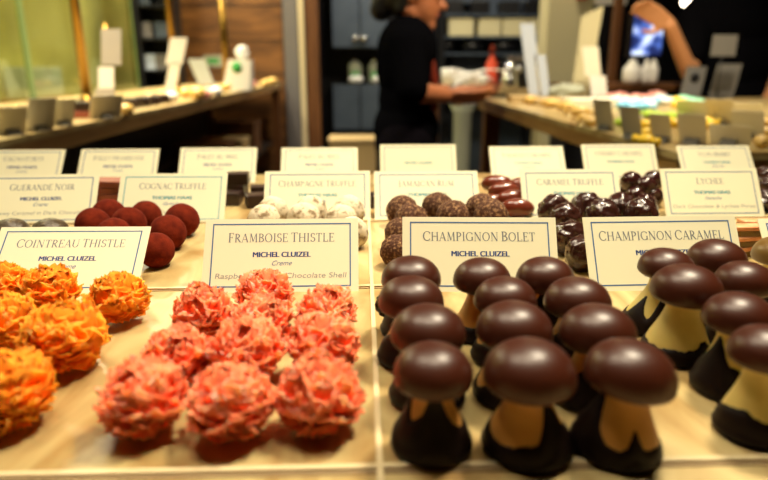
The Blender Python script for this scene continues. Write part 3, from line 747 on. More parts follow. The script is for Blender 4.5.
# dark pralines on the long counter
def slab(px, py, sx, sy, sz, m_, lb, name, z=0, rz=0, cat='chocolate', group=None):
    p = G(px, py); o = MB().box(-sx/2, sx/2, -sy/2, sy/2, 0, sz).build(name, M[m_], None, False, bevel=min(sz, sx)*.15); o.location = (p.x, p.y, T+z); o.rotation_euler = (0, 0, R(rz))
    return tag(o, lb, cat, group)
slab(86, 117, .10, .10, .018, 'palet', 'reddish flat slab at the foot of the brass post on the long counter', 'flat_praline', rz=5)
slab(86, 117, .11, .09, .022, 'palet_dark', 'dark flat slab lying on the reddish one by the brass post', 'flat_praline', z=.0182, rz=-6)
for k, px in enumerate((133, 143, 152, 161)):
    slab(px, 107.5 - k*1.6, .055, .08, .030, 'palet_dark', ['nearest', 'second', 'third', 'farthest'][k] + ' dark block of the line beyond the wide card on the long counter', 'dark_praline', rz=8*k, group='dark blocks on the long counter')
for k, (px, py, m_, r) in enumerate([(126, 111, 'gold', .022), (150, 99, 'gold', .022), (162, 96, 'gold', .022), (198, 95, 'gold', .035), (205, 96, 'rose', .026), (208, 92, 'rose', .026), (186, 94, 'gold', .028), (226, 88, 'gold', .03), (216, 93, 'white', .03), (272, 82, 'gold', .035), (265, 84, 'gold', .03), (252, 85, 'rose', .03), (172, 98, 'white', .026)]):
    p = G(px, py, r*.5); o = MB().ball((0, 0, r*.72), (r, r, r*.72), 18, 12).build('foil_ball', M[m_]); o.location = (p.x, p.y, T)
    tag(o, ['gold ball by the dark blocks, nearest', 'gold ball just beyond the dark blocks', 'gold ball at the foot of the white brochure stand', 'large gold ball in the middle of the long counter', 'rose ball beside the large gold ball', 'rose ball farther along the long counter', 'gold ball right behind the brochure stand', 'gold ball before the white paper bag', 'white ball at the counter edge below the paper bag', 'gold ball at the far corner of the long counter', 'gold ball before the far corner of the long counter', 'rose ball just past the white paper bag', 'white ball between brochure stand and glass panel'][k], 'sweet')
# low boxes on the near part of the right counter
for k, (px, py, sx, sy, sz, m_, lb) in enumerate([(522, 102, .10, .08, .025, 'carton', 'low cream tray of sweets at the far end of the crowded counter'), (556, 104, .18, .16, .02, 'carton', 'low tan tray on the crowded counter by the grey tissue'), (590, 108, .16, .10, .03, 'cardback', 'low grey box behind the tall grey card')]):
    slab(px, py, sx, sy, sz, m_, lb, 'sweet_tray', cat='tray')

# brochure stands: a base, a rod, and sheets
def brochure(px0, py0, X, Y, w, sheets, label, h_rod, lean, name='brochure_stand', m='paper'):
    t = thing(name, (X, Y, T), label, 'sign')
    MB().lathe([(.035, 0), (.035, .006), (.008, .010)], 24).build('stand_base', M['brass'], t)
    MB().tube([(0, 0, .006), (lean*h_rod, .0, h_rod)], .004, 10).build('rod', M['brass'], t)
    for (z0, z1, dx, ww, mm) in sheets:
        b = MB(); x0 = lean*z0+dx; x1 = lean*z1+dx
        vs = []
        for yy in (-.008, -.005): vs += [(x0-ww/2, yy, z0), (x0+ww/2, yy, z0), (x1+ww/2, yy, z1), (x1-ww/2, yy, z1)]
        b.add(vs, [(0,1,2,3), (7,6,5,4), (0,4,5,1), (1,5,6,2), (2,6,7,3), (3,7,4,0)]); b.build('sheet', M[mm], t, False)
    return t
def bpos(px, py): p = G(px, py); return p.x, p.y
x, y = bpos(106, 108)   # near glass
brochure(0, 0, x, y, 0, [(.012, .060, .0, .060, 'dull'), (.060, .125, .004, .048, 'paper'), (.130, .235, .020, .060, 'dull')], 'two tier brochure stand before the green glass, its upper white sheet tilted', .25, .12)
x, y = bpos(169, 97)
brochure(0, 0, x, y, 0, [(.02, .14, .0, .045, 'paper'), (.135, .24, -.005, .07, 'paper')], 'white two tier brochure stand beside the dark shelving', .22, .30)
x, y = bpos(208, 87)
brochure(0, 0, x, y, 0, [(.01, .17, 0, .10, 'paper_blue')], 'small pale blue leaflet leaning on the long counter', .12, -.35, 'leaflet_stand')
x, y = bpos(537, 99)
brochure(0, 0, x, y, 0, [(.01, .17, -.012, .04, 'paper_blue'), (.01, .17, .035, .035, 'paper_blue'), (.17, .285, -.005, .055, 'paper_blue')], 'pale blue brochure stand with two lower leaflets at the far end of the crowded counter', .27, -.2)
x, y = bpos(599, 99)
brochure(0, 0, x, y, 0, [(.005, .09, .0, .065, 'paper'), (.09, .20, -.018, .065, 'cardback')], 'white and grey leaflet stand in front of the cream sign board', .17, -.2)
# tall cream sign board
x, y = bpos(583, 98)
t = thing('sign_board', (x, y+.04, T), 'tall slanting cream sign board standing on the crowded counter', 'sign')
b = MB(); b.add([(-.035, 0, .004), (.035, 0, .004), (.065, 0, .36), (-.020, 0, .32), (-.035, .008, .004), (.035, .008, .004), (.065, .008, .36), (-.020, .008, .32)], [(0,1,2,3), (7,6,5,4), (0,4,5,1), (1,5,6,2), (2,6,7,3), (3,7,4,0)]); b.build('board', M['cream'], t, False)
MB().box(-.04, .04, -.03, .04, 0, .006).build('board_foot', M['wood_edge'], t, False)
# grey tissue heap
gp = G(566, 100)
bm_ = lumpy('tissue_heap', .068, M['tissue'], 31, .25, 1.6, .62, .05)
o = bpy.data.objects.new('crumpled_tissue', bm_); C.objects.link(o); o.location = (gp.x+.02, gp.y+.07, T); o.scale = (1, .7, .75); tag(o, 'heap of grey green tissue paper beside the pale blue brochures', 'paper')

# white paper bag on the long counter
gp = G(240, 90)
t = thing('paper_bag', gp, 'white paper gift bag with a green mark at the far part of the long counter', 'bag')
b = MB(); b.add([(-.085, -.05, 0), (.065, -.05, 0), (.065, .05, 0), (-.085, .05, 0), (-.045, -.045, .16), (.075, -.045, .16), (.075, .045, .16), (-.045, .045, .16)], [(0,3,2,1), (0,1,5,4), (1,2,6,5), (2,3,7,6), (3,0,4,7), (4,5,6,7)])
b.build('bag_body', M['paper'], t, False)
bmm = lumpy('bag_tissue', .034, M['paper'], 33, .3, 2, 1.2, .08); o = bpy.data.objects.new('tissue_tuft', bmm); C.objects.link(o); o.parent = t; o.location = (.025, 0, .155)
MB().lathe([(.028, 0), (.028, .001)], 24).build('round_mark', M['ink_green'], t, loc=(-.0, -.0505, .12), rot=(R(90), 0, 0))

# signs before the black clad person
def stand_sign(px, py, w, h, slant, m, label, mark=False, Y=None, up_=0):
    p = G(px, py); t = thing('sign_board', (p.x, p.y, T), label, 'sign')
    b = MB(); b.add([(-w/2, 0, .003), (w/2, 0, .003), (w/2+slant, .02, h), (-w/2+slant, .02, h), (-w/2, .006, .003), (w/2, .006, .003), (w/2+slant, .026, h), (-w/2+slant, .026, h)], [(0,1,2,3), (7,6,5,4), (0,4,5,1), (1,5,6,2), (2,6,7,3), (3,7,4,0)]); b.build('board', M[m], t, False)
    MB().box(-w/2, w/2, -.01, .03, 0, .0029).build('board_foot', M['blackgloss'], t, False)
    if mark: MB().lathe([(.020, 0), (.020, .001)], 24).build('round_mark', M['ink_black'], t, loc=(slant*.55, .0085, h*.62), rot=(R(90), 0, 0))
    lb = MB()
    for k in range(5):
        z = h*(.2 + .15*k)
        if mark and k in (2, 3): continue
        lb.box(-w*.32+slant*z/h, w*.32+slant*z/h, .02*z/h-.0012, .02*z/h, z, z+.004)
    lb.build('printed_lines', M['ink_grey'], t, False)
    return t
stand_sign(690, 97, .085, .125, .025, 'sign_grey', 'small grey board with a round black mark, before the black clad person', True)
stand_sign(721, 98, .10, .135, .03, 'sign_grey', 'grey printed board next to the one with a round mark')

# ================================================================= room
YW = 5.30
def wallbox(name, x0, x1, y0, y1, z0, z1, m): return struct(MB().box(x0, x1, y0, y1, z0, z1).build(name, m, None, False))
wallbox('floor', -3.2, 4.2, -1.5, YW+.3, -.05, 0, M['floor'])
wallbox('ceiling', -3.2, 4.2, -1.5, YW+.3, 2.9, 2.95, M['ceil'])
wallbox('wall_back', -3.2, 4.2, YW+.25, YW+.3, 0, 2.9, M['cabinet_dark'])
wallbox('wall_right', 4.15, 4.2, -1.5, YW+.25, 0, 2.9, M['wood_dark'])
wallbox('wall_left', -3.2, -3.15, -1.5, YW+.25, 0, 2.9, M['wall'])
wallbox('wall_front', -3.15, 4.15, -1.5, -1.45, 0, 2.9, M['wall'])
# olive wall behind the glass
wallbox('wall_olive', -1.95, -1.90, 1.2, 5.28, 0, 2.9, M['olive_wall'])
# brown boarded wall at the far end of the long counter
def X_at(px, Y, py=60): return P(px, py, Y).x
Yb = 5.08
wb = wallbox('wall_boards', X_at(176, Yb), X_at(284, Yb), Yb, Yb+.10, 0, 2.9, M['wood_wall'])
for k, z in enumerate((1.16, 1.42, 1.68, 1.94, .9, .64)):
    struct(MB().box(X_at(176, Yb), X_at(284, Yb), Yb-.004, Yb+.0, z, z+.008).build('trim_%d' % (k+1), M['wood_dark'], None, False))
wallbox('trim_7', X_at(285, Yb), X_at(299, Yb), Yb-.02, Yb+.10, 0, 2.9, M['tin'])
wallbox('trim_8', X_at(300, Yb), X_at(305, Yb), Yb-.03, Yb+.10, 0, 2.9, M['acrylic'])
wallbox('trim_9', X_at(306, Yb), X_at(319, Yb), Yb-.01, Yb+.10, 0, 2.9, M['wood_leg'])
wallbox('trim_10', X_at(545, 3.9), X_at(592, 3.9), 3.9, 4.1, 0, 2.9, M['cream'])
# glass panels on the outer edge of the long counter
gx = -1.33
gs = [(1.0, 2.40), (2.43, 3.62)]
for k, (a, b2) in enumerate([(1.0, 2.53), (2.55, 3.74)]):
    t = thing('glass_panel', (gx, (a+b2)/2, 0), ['nearest pane of clear green glass beside the long counter', 'second pane of green glass, behind the slim brass post'][k], 'glass panel', 'green glass panes along the long counter')
    L2 = (b2-a)/2
    MB().box(-.004, .004, -L2+.008, L2-.008, .20, 2.2).build('pane', M['glass'], t, False)
    for yy in (-L2+.003, L2-.003): MB().box(-.005, .005, yy-.004, yy+.004, .20, 2.2).build('pane_edge', M['glass_edge'], t, False)
    MB().box(-.012, .012, -L2, L2, .0, .1998).build('pane_rail', M['brass'], t, False)
def post(px, py, r, label, top=2.3, h0=T):
    p = G(px, py); t = thing('brass_post', (p.x, p.y, h0), label, 'post', 'brass posts on the long counter')
    MB().tube([(0, 0, .02), (0, 0, top-h0)], r, 20).build('post_tube', M['brass'], t)
    MB().lathe([(r*2.1, 0), (r*2.1, .012), (r*1.3, .022), (r*1.1, .03)], 24).build('post_foot', M['brass'], t)
    MB().ball((0, 0, top-h0), r*1.5, 16, 10).build('finial', M['brass'], t)
post(88, 103, .016, 'slim brass post rising before the green glass panes')
post(177, 93.5, .017, 'brass post by the dark shelving, near the white brochures')
post(228, 89, .020, 'short brass post before the brown boarded wall', top=1.66)

# dark shelving between the glass and the boards
def rack(name, x0, x1, y0, z0, z1, levels, label, items, mm='cabinet_dark', depth=.22, fill=(.02, .02)):
    cx = (x0+x1)/2; t = thing(name, (cx, y0, z0), label, 'shelf'); w = (x1-x0)/2
    MB().box(-w, w, depth, depth+.015, 0, z1-z0).build('back_board', M[mm], t, False)
    for s in (-1, 1): MB().box(s*w-.008, s*w+.008, 0, depth, 0, z1-z0).build('side_board', M[mm], t, False)
    for z in levels: MB().box(-w+.009, w-.009, 0, depth-.001, z-z0-.012, z-z0).build('shelf_board', M[mm], t, False)
    return t
xs0, xs1 = X_at(141, 4.55), X_at(175, 4.55)
rack('shelving_unit', xs0, xs1, 4.55, 0.0, 2.3, [.01+.012, .5, .9, 1.2, 1.42, 1.64, 1.86], 'tall black shelving between the green glass and the brown boards', 0)
for k, (z, px, m_) in enumerate([(1.2, 150, 'paper_blue'), (1.42, 166, 'cabinet'), (1.64, 150, 'cabinet'), (1.2, 163, 'tin'), (1.42, 149, 'tin')]):
    p = P(px, 60, 4.65); t = tag(MB().box(-.05, .05, -.05, .05, 0, .11).build('tin_box', M[m_], None, False, bevel=.006), ['pale blue box on the lowest lit shelf beside the glass', 'blue box on the middle black shelf, right', 'blue box on the upper black shelf', 'grey tin on the lowest lit shelf', 'grey tin on the middle black shelf, left'][k], 'box')
    t.location = (p.x, 4.67, z+.0002)
# objects seen through the glass, against the olive wall
for k, (y, w, z0, h, m_, lb) in enumerate([(3.55, .50, 1.06, .16, 'tissue', 'row of pale boxes behind the second glass pane'), (2.55, .35, 1.12, .22, 'wood_leg', 'brown picture box behind the nearest glass pane')]):
    t = thing('wall_shelf', (-1.90, y, z0), lb, 'shelf')
    MB().box(0, .16, -w/2, w/2, -.02, 0).build('shelf_board', M['wood_edge'], t, False)
    MB().box(.02, .12, -w/2+.04, w/2-.04, .0002, h).build('display_box', M[m_], t, False, bevel=.004)
t = thing('green_notice', (X_at(213, 5.07), 5.0755, P(213, 61, 5.07).z), 'small pale green notice on the brown boarded wall', 'sign')
MB().box(-.075, .075, -.006, 0, -.045, .045).build('board', M['tissue'], t, False)
MB().box(-.045, .045, -.0075, -.0061, -.02, .02).build('green_mark', M['ink_green'], t, False)

# ---- back wall cabinets (blue grey) behind the standing person
Yc = 5.25
def cab(px0, px1, py0, py1, name, label, doors, knob=True, m='cabinet', knobside=1):
    a = P(px0, py1, Yc); b = P(px1, py0, Yc)
    x0, x1, z0, z1 = a.x, b.x, a.z, b.z
    t = thing(name, ((x0+x1)/2, Yc, z0), label, 'cabinet'); w = (x1-x0)/2; h = z1-z0
    MB().box(-w, w, .02, .28, 0, h).build('cabinet_body', M['cabinet_dark'], t, False)
    dw = 2*w/doors
    for i in range(doors):
        d = MB().box(-w+dw*i+.006, -w+dw*(i+1)-.006, 0, .0198, .006, h-.006).build('cabinet_door', M[m], t, False, bevel=.003)
        if knob:
            kx = -w+dw*(i+1)-.035 if i % 2 == 0 else -w+dw*i+.035
            kk = MB().lathe([(.010, 0), (.012, .012), (.026, .022), (.026, .030), (.012, .036)], 20).build('knob', M['steel'], d)
            kk.location = (kx, 0, knobside); kk.rotation_euler = (R(90), 0, 0)
    return t
cab(332, 388, -45, 48, 'wall_cabinet', 'blue grey wall cabinet with two round knobs, beside the standing person', 2, True, knobside=.075)
cab(333, 388, 84, 130, 'base_cabinet', 'blue grey base cabinet below the dark niche', 2, False)
cab(450, 545, 55, 75, 'wall_cabinet', 'blue grey low panel behind the white cups', 2, False)
cab(445, 475, -45, 4, 'wall_cabinet', 'blue grey cabinet above the shelves behind the person', 1, False)
# plinth below the base cabinet so it stands on the floor
a = P(333, 130, Yc); b = P(388, 130, Yc)
tag(MB().box(a.x, b.x, Yc+.02, Yc+.28, 0, a.z-.0002).build('cabinet_plinth', M['cabinet_dark'], None, False), 'black plinth carrying the blue grey base cabinet', 'cabinet')
# niche worktop and jars
a = P(333, 83, Yc); b = P(388, 83, Yc)
def jar(px, py, Y, label, r=.06, h=.2):
    p = P(px, py, Y); t = thing('labelled_jar', (p.x, Y, p.z), label, 'jar')
    MB().lathe([(r*.9, 0), (r, .01), (r, h*.75), (r*.7, h*.85)], 24).build('jar_body', M['tissue'], t)
    MB().lathe([(r*.75, h*.85), (r*.78, h), (r*.3, h*1.03)], 24).build('jar_lid', M['steel'], t)
    MB().box(-r*.55, r*.55, -r-.004, -r*.8, h*.18, h*.55).build('jar_label', M['ink_green'], t, False)
jz = P(356, 84, Yc).z
for k, px in enumerate((355, 376)):
    p = P(px, 72, 5.18); 
    t = thing('labelled_jar', (p.x, 5.43, jz+.0004), ['pale jar with a green label in the niche, under the knobs', 'pale jar with a green label in the niche, nearer the person'][k], 'jar')
    MB().lathe([(.055, 0), (.06, .01), (.06, .15), (.045, .17)], 24).build('jar_body', M['tissue'], t)
    MB().lathe([(.045, .17), (.048, .20), (.02, .205)], 24).build('jar_lid', M['steel'], t)
    MB().box(-.035, .035, -.062, -.05, .04, .10).build('jar_label', M['ink_green'], t, False)
for k, (px, w) in enumerate(((356, .065), (377, .04))):
    p = P(px, 83, Yc-.02); tag(MB().ball((0, 0, .035), (w, .04, .035), 20, 12).build('white_bowl', M['white'], None, loc=(p.x, Yc+.05, jz+.0005)), ['wide white bowl on the cabinet in the niche', 'small white bowl beside the wide one'][k], 'bowl')  # rounded white shapes added for the highlights in the niche

# shelves with cream boxes (behind the person's hands)
ys = 5.05
a = P(443, 60, ys); b = P(541, 0, ys)
t = thing('wall_shelf', ((a.x+b.x)/2, ys, 0), 'tall blue grey shelving with cream boxes behind the person', 'shelf')
w = (b.x-a.x)/2
MB().box(-w, w, .30, .315, .3, 2.4).build('back_board', M['cabinet'], t, False)
zs = [P(490, py, ys).z for py in (98, 78, 53, 36, 14)]
for z in zs: MB().box(-w, w, 0, .299, z-.015, z).build('shelf_board', M['cabinet'], t, False)
for s in (-1, 1): MB().box(s*w-.01, s*w+.01, 0, .32, 0, 2.4).build('side_board', M['cabinet_dark'], t, False)
def item(px, z, w, h, m_, label, cat, name, ball=False, grp=None, d=.1):
    p = P(px, 60, ys+.04)
    if ball: o = MB().ball((0, 0, h/2), (w/2, d/2, h/2), 20, 12).build(name, M[m_])
    else: o = MB().box(-w/2, w/2, -d/2, d/2, 0, h).build(name, M[m_], None, False, bevel=.006)
    o.location = (p.x, ys+.10, z+.0003); return tag(o, label, cat, grp)
for k, px in enumerate((460, 488, 513, 533)): item(px, zs[3], (.20, .18, .20, .11)[k], .135, 'cream', ['first', 'second', 'third', 'last'][k] + ' cream box from the person on the middle shelf of the far shelving', 'box', 'cream_box', grp='cream boxes on the far shelving', d=.16)
for k, px in enumerate((448, 473, 506)): item(px, zs[2], (.11, .20, .24)[k], .105, 'blackgloss', ['first', 'second', 'third'][k] + ' black oval tin from the person on the far shelving', 'tin', 'oval_tin', True, 'black oval tins on the far shelving', .16)
for k, px in enumerate((452, 478, 507, 530)): item(px, zs[4], .15, .10, 'blackgloss' if k % 2 else 'cabinet_dark', ['first', 'second', 'third', 'last'][k] + ' black box from the person on the top shelf in view', 'box', 'black_box', grp='black boxes on the top shelf', d=.16)
# service table with cups behind the crowded counter
t = thing('service_table', (P(490, 90, 4.2).x, 4.2, 0), 'table carrying white cups, behind the aisle', 'table'); w = .45
zt = P(490, 88, 4.2).z
MB().box(-w, w, -.25, .25, zt-.03, zt).build('table_top', M['carton'], t, False)
for sx in (-1, 1):
    for sy in (-1, 1): MB().box(sx*(w-.05)-.025, sx*(w-.05)+.025, sy*.2-.025, sy*.2+.025, 0, zt-.0302).build('leg', M['wood_leg'], t, False)
def cup(px, Y, r, h, label, z=None, m='white'):
    p = P(px, 80, Y); t = thing('white_cup', (p.x, Y, zt+.0003), label, 'cup', 'white cups on the service table')
    MB().lathe([(r*.6, 0), (r*.7, .004), (r*.95, h*.5), (r, h), (r*.9, h), (r*.82, h*.5), (r*.5, .01)], 24).build('cup_body', M[m], t)
    pts = [(r*.9+.03*math.sin(R(a))*1, 0, h*.5 + h*.28*math.cos(R(a))) for a in range(0, 181, 20)]
    MB().tube(pts, .006, 8).build('handle', M[m], t)
for k, (px, Y, r, h) in enumerate([(449, 4.20, .055, .13), (457, 4.38, .05, .12), (468, 4.10, .045, .11), (474, 4.30, .045, .10), (483, 4.08, .035, .09), (459, 3.99, .035, .08)]):
    cup(px, Y, r, h, ['large white cup nearest the person on the service table', 'white cup behind the largest one', 'white cup in the middle of the service table', 'white cup right of the middle one', 'small white cup next to the red bottle', 'low white cup in front on the service table'][k])
p = P(491, 80, 4.15); t = thing('red_bottle', (p.x, 4.15, zt+.0003), 'red bottle with a pointed cap beside the white cups', 'bottle')
MB().lathe([(.035, 0), (.038, .01), (.038, .16), (.014, .20), (.014, .22)], 20).build('bottle_body', M['red'], t); MB().lathe([(.018, .2202), (.018, .25), (.006, .28)], 16).build('bottle_cap', M['rust'], t)
p = P(503, 80, 4.2); t = thing('coffee_machine', (p.x+.13, 4.22, zt+.0003), 'black coffee machine with a steel top behind the pale blue brochures', 'machine')
MB().box(-.14, .14, -.10, .12, 0, .17).build('machine_body', M['blackgloss'], t, False, bevel=.01); MB().box(-.12, .12, -.09, .10, .1702, .21).build('machine_top', M['steel'], t, False, bevel=.006)
MB().tube([(-.05, -.13, .12), (-.05, -.10, .12)], .02, 14).build('spout', M['steel'], t)
p = P(524, 80, 4.05); t = tag(MB().lathe([(.05, 0), (.06, .02), (.05, .10), (.03, .12), (.035, .16)], 20).build('steel_jug', M['steel'], None, loc=(p.x-.10, 4.04, zt+.0003)), 'polished steel jug in front of the coffee machine', 'jug')
# tan box low in the aisle and a pale stool
p = P(353, 137, 4.3)
t = thing('wooden_crate', (p.x, 4.3, 0), 'tan wooden crate low in the aisle behind the cards', 'crate'); w = .16
MB().box(-w, w, -.14, .14, 0, p.z-.02).build('crate_body', M['carton'], t, False, bevel=.004); MB().box(-w-.01, w+.01, -.15, .15, p.z-.0198, p.z).build('crate_lid', M['carton'], t, False, bevel=.004)
p = P(463, 104, 3.4)
t = thing('pedestal_bin', (p.x, 3.4, 0), 'pale pedestal bin behind the forearms of the standing person', 'bin')
MB().lathe([(.06, 0), (.07, .02), (.045, .3), (.05, p.z-.05), (.075, p.z)], 28).build('bin_body', M['tissue'], t); MB().lathe([(.078, p.z+.0002), (.078, p.z+.015), (.02, p.z+.03)], 28).build('bin_lid', M['paper'], t)

# ---- right part: black wall panel, brown post, screens
x0 = X_at(592, 3.6); x1 = X_at(626, 3.6)
p0 = P(591, 50, 3.6); p1 = P(626, 4, 3.6)
t = thing('menu_display', ((p0.x+p1.x)/2, 3.6, 0), 'black menu panel between the cream pillar and the brown post', 'display'); w = (p1.x-p0.x)/2
MB().box(-w, w, 0, .03, p0.z, p1.z).build('panel_board', M['blackgloss'], t, False)
MB().box(-w, w, -.004, -.0002, p1.z-.004, p1.z+.04).build('paper_strip', M['paper'], t, False)
MB().box(-.02, .02, .031, .06, 0, p1.z).build('panel_post', M['blackgloss'], t, False)
a = P(611, 90, 3.3); b = P(618, 0, 3.3)
t = thing('wooden_post', ((a.x+b.x)/2, 3.3, 0), 'narrow brown wooden post beside the lit screen', 'post'); MB().box(-.02, .02, -.02, .02, 0, 2.3).build('post_shaft', M['wood_leg'], t, False, bevel=.003); MB().box(-.05, .05, -.05, .05, 0, .04).build('post_foot', M['wood_leg'], t, False)
a = P(588, 20, 4.0); tag(MB().box(-.03, .03, 0, .0399, 1.62, 2.2).build('orange_banner', M['red'], None, False, loc=(P(583, 0, 3.86).x, 3.86, 0)), 'narrow orange red banner hanging high on the cream pillar', 'banner')
def screen(px0, px1, py0, py1, Y, label, m_, rz=0, legs=True):
    a = P(px0, py1, Y); b = P(px1, py0, Y); w = (b.x-a.x)/2; h = b.z-a.z
    t = thing('lit_screen', ((a.x+b.x)/2, Y, 0), label, 'screen', None, R(rz))
    MB().box(-w-.015, w+.015, .004, .05, a.z-.015, b.z+.015).build('screen_frame', M['blackgloss'], t, False, bevel=.004)
    MB().box(-w, w, 0, .0038, a.z, b.z).build('screen_glass', M[m_], t, False)
    MB().box(-.03, .03, .012, .045, 0, a.z-.0152).build('screen_stand', M['blackgloss'], t, False)
screen(631, 665, 16, 55, 3.2, 'lit blue and white screen behind the raised forearm', 'screen')
screen(753, 782, 4, 34, 3.1, 'lit blue screen at the picture edge behind the black clad person', 'screen_b', -8)
# small lamp at the top
p = P(686, 2, 3.4)
t = thing('spot_lamp', (p.x, 3.4, p.z), 'small glowing spot lamp high above the black clad person', 'lamp'); MB().ball((0, 0, 0), .024, 16, 10).build('bulb', M['bulb'], t); MB().tube([(0, 0, .02), (0, 0, 2.9-p.z)], .008, 8).build('lamp_rod', M['blackgloss'], t)
# white canister and cups behind the counter
p = P(634, 84, 2.9); zc = p.z
t = thing('back_sideboard', (P(650, 80, 3.0).x, 3.05, 0), 'dark sideboard behind the crowded counter carrying white pots', 'table')
MB().box(-.45, .5, -.14, .16, zc-.03, zc-.0004).build('table_top', M['wood_leg'], t, False); MB().box(-.42, .47, -.11, .13, 0, zc-.0302).build('cabinet_body', M['cabinet_dark'], t, False)
for k, px in enumerate((631, 645, 652)):
    q = P(px, 80, 3.0); t = thing('white_pot', (q.x, 3.0, zc), ['round white pot beside the brown post', 'slim white pot in the middle', 'white pot nearest the raised forearm'][k], 'pot', None)
    r_ = (.042, .022, .026)[k]
    MB().lathe([(r_*.7, 0), (r_, .02), (r_, .07), (r_*.6, .09)], 20).build('pot_body', M['white'], t); MB().lathe([(r_*.62, .0902), (r_*.5, .10), (r_*.15, .115)], 16).build('pot_lid', M['white'], t)
p = P(723, 46, 2.95)
t = thing('grey_notice', (p.x, 2.98, 0), 'grey notice seen behind the shoulder of the black clad person', 'sign')

# ================================================================= people
def remeshed(mb, name, m, parent, vox=.006, smooth=3):
    o = mb.build(name, m, parent)
    md = o.modifiers.new('r', 'REMESH'); md.mode = 'VOXEL'; md.voxel_size = vox; md.use_smooth_shade = True
    s = o.modifiers.new('s', 'SMOOTH'); s.iterations = smooth; s.factor = .5
    dg = bpy.context.evaluated_depsgraph_get(); dg.update()
    me = bpy.data.meshes.new_from_object(o.evaluated_get(dg)); o.modifiers.clear(); o.data = me
    me.materials.clear(); me.materials.append(m); me.polygons.foreach_set('use_smooth', [True]*len(me.polygons))
    return o
def hand(mb, wrist, d, palm_n, curl, s=1.0, side=1):
    """d: direction of the hand, palm_n: normal that the palm faces"""
    d = Vector(d).normalized(); n = Vector(palm_n); n = (n - d*n.dot(d)).normalized(); u = d.cross(n)*side
    wrist = Vector(wrist); kn = wrist + d*.085*s
    for k in range(4):
        off = u*(.030 - .020*k)*s; mb.capsule(wrist + off*.55 + d*.012*s, kn + off, .0135*s, .0105*s, 10)
        L_ = (.042, .047, .044, .034)[k]*s; cur = kn + off; dd = d.copy()
        for j in range(3):
            dd = (dd + n*curl*(.55 + .25*j)).normalized(); nx = cur + dd*L_*(1, .68, .55)[j]
            mb.capsule(cur, nx, (.0098, .0090, .0082)[j]*s, (.0090, .0082, .0074)[j]*s, 10); cur = nx
    c = wrist + d*.022*s + u*.026*s; a1 = (d*.55 + u*.75 + n*.25).normalized()
    e = c + a1*.042*s; mb.capsule(c, e, .0135*s, .0105*s, 10); a2 = (d*.8 + u*.25 + n*.5*max(.3, curl)).normalized(); mb.capsule(e, e + a2*.034*s, .0100*s, .0085*s, 10)
def head(mb, c, fx, tilt=0, s=1.0):
    """head centred at c, looking along fx (unit); returns frame"""
    fx = Vector(fx).normalized(); uz = Vector((0, 0, 1)); uz = (uz - fx*uz.dot(fx)).normalized(); ly = uz.cross(fx)
    rot = Matrix((fx, ly, uz)).transposed()
    def L(x, y, z): return Vector(c) + (fx*x + ly*y + uz*z)*s
    mb.ball(L(-.008, 0, .030), (.097*s, .076*s, .090*s), 28, 18, rot)
    mb.ball(L(.030, 0, -.030), (.060*s, .060*s, .075*s), 24, 16, rot)
    mb.ball(L(.058, 0, -.088), (.026*s, .030*s, .022*s), 18, 12, rot)          # chin
    mb.capsule(L(-.02, .05, -.05), L(.048, .018, -.088), .022*s, .018*s); mb.capsule(L(-.02, -.05, -.05), L(.048, -.018, -.088), .022*s, .018*s)
    mb.capsule(L(.083, 0, .012), L(.104, 0, -.022), .009*s, .0135*s, 12)        # nose
    mb.ball(L(.094, .011, -.024), .008*s, 10, 8); mb.ball(L(.094, -.011, -.024), .008*s, 10, 8)
    mb.capsule(L(.078, .018, -.052), L(.078, -.018, -.052), .0085*s, .0085*s, 10)
    mb.capsule(L(.080, .035, .028), L(.080, -.035, .028), .012*s, .012*s, 10)   # brow
    for y in (-1, 1):
        mb.ball(L(-.012, y*.077, -.002), (.018*s, .007*s, .030*s), 14, 10, rot)
    return L, rot

# ---- person one, walking along the aisle
Yp = 2.30
def Q(px, py, dy=0): 
    return P(px, py, Yp+dy)
pz = 0
root = thing('person', (Q(408, 60).x, Yp, 0), 'person with tied up black hair in a black top holding a white sheet', 'person')
ro = Vector(root.location)
def l(px, py, dy=0): return Q(px, py, dy) - ro
hc_ = l(416, -3)
sk = MB()
L, rot = head(sk, hc_, (1, -.15, -.12), s=1.0)
neck0, neck1 = l(411, 36), l(415, 16)
sk.capsule(neck0, neck1, .052, .050)
hip = l(406, 150); chest = l(406, 66)
sk.ball(l(407, 52), (.095, .17, .12), 24, 16); sk.ball(chest, (.095, .155, .14), 24, 16)
sk.ball(l(407, 100), (.085, .13, .14), 24, 16); sk.ball(l(406, 135), (.11, .155, .12), 24, 16)
shN, shF = l(407, 44, -.17), l(409, 44, .17)
elN, elF = l(412, 92, -.22), l(420, 92, .20)
wrN, wrF = l(447, 95, -.12), l(452, 92, .10)
sk.capsule(shN, elN, .050, .040); sk.capsule(elN, wrN, .040, .026); sk.capsule(shF, elF, .050, .040); sk.capsule(elF, wrF, .040, .026)
hand(sk, wrN, (1, .15, -.08), (0, .6, .8), .35, 1.0, -1); hand(sk, wrF, (1, -.15, -.02), (0, -.6, .8), .35, 1.0, 1)
for sy, fx_ in ((-.09, -.10), (.09, .16)):
    kn = Vector((hip.x + fx_*.6, sy, .50)); an = Vector((hip.x + fx_ - .06, sy, .09))
    sk.capsule(l(406, 140, sy), kn, .085, .058); sk.capsule(kn, an, .056, .036); sk.capsule(an, an + Vector((.13, 0, -.05)), .036, .030)
body = remeshed(sk, 'body', M['skin'], root, .0055)
sh = MB()
sh.ball(l(407, 52), (.112, .186, .13), 24, 16); sh.ball(chest, (.112, .175, .15), 24, 16); sh.ball(l(407, 100), (.108, .150, .15), 24, 16); sh.ball(l(406, 128), (.125, .172, .12), 24, 16)
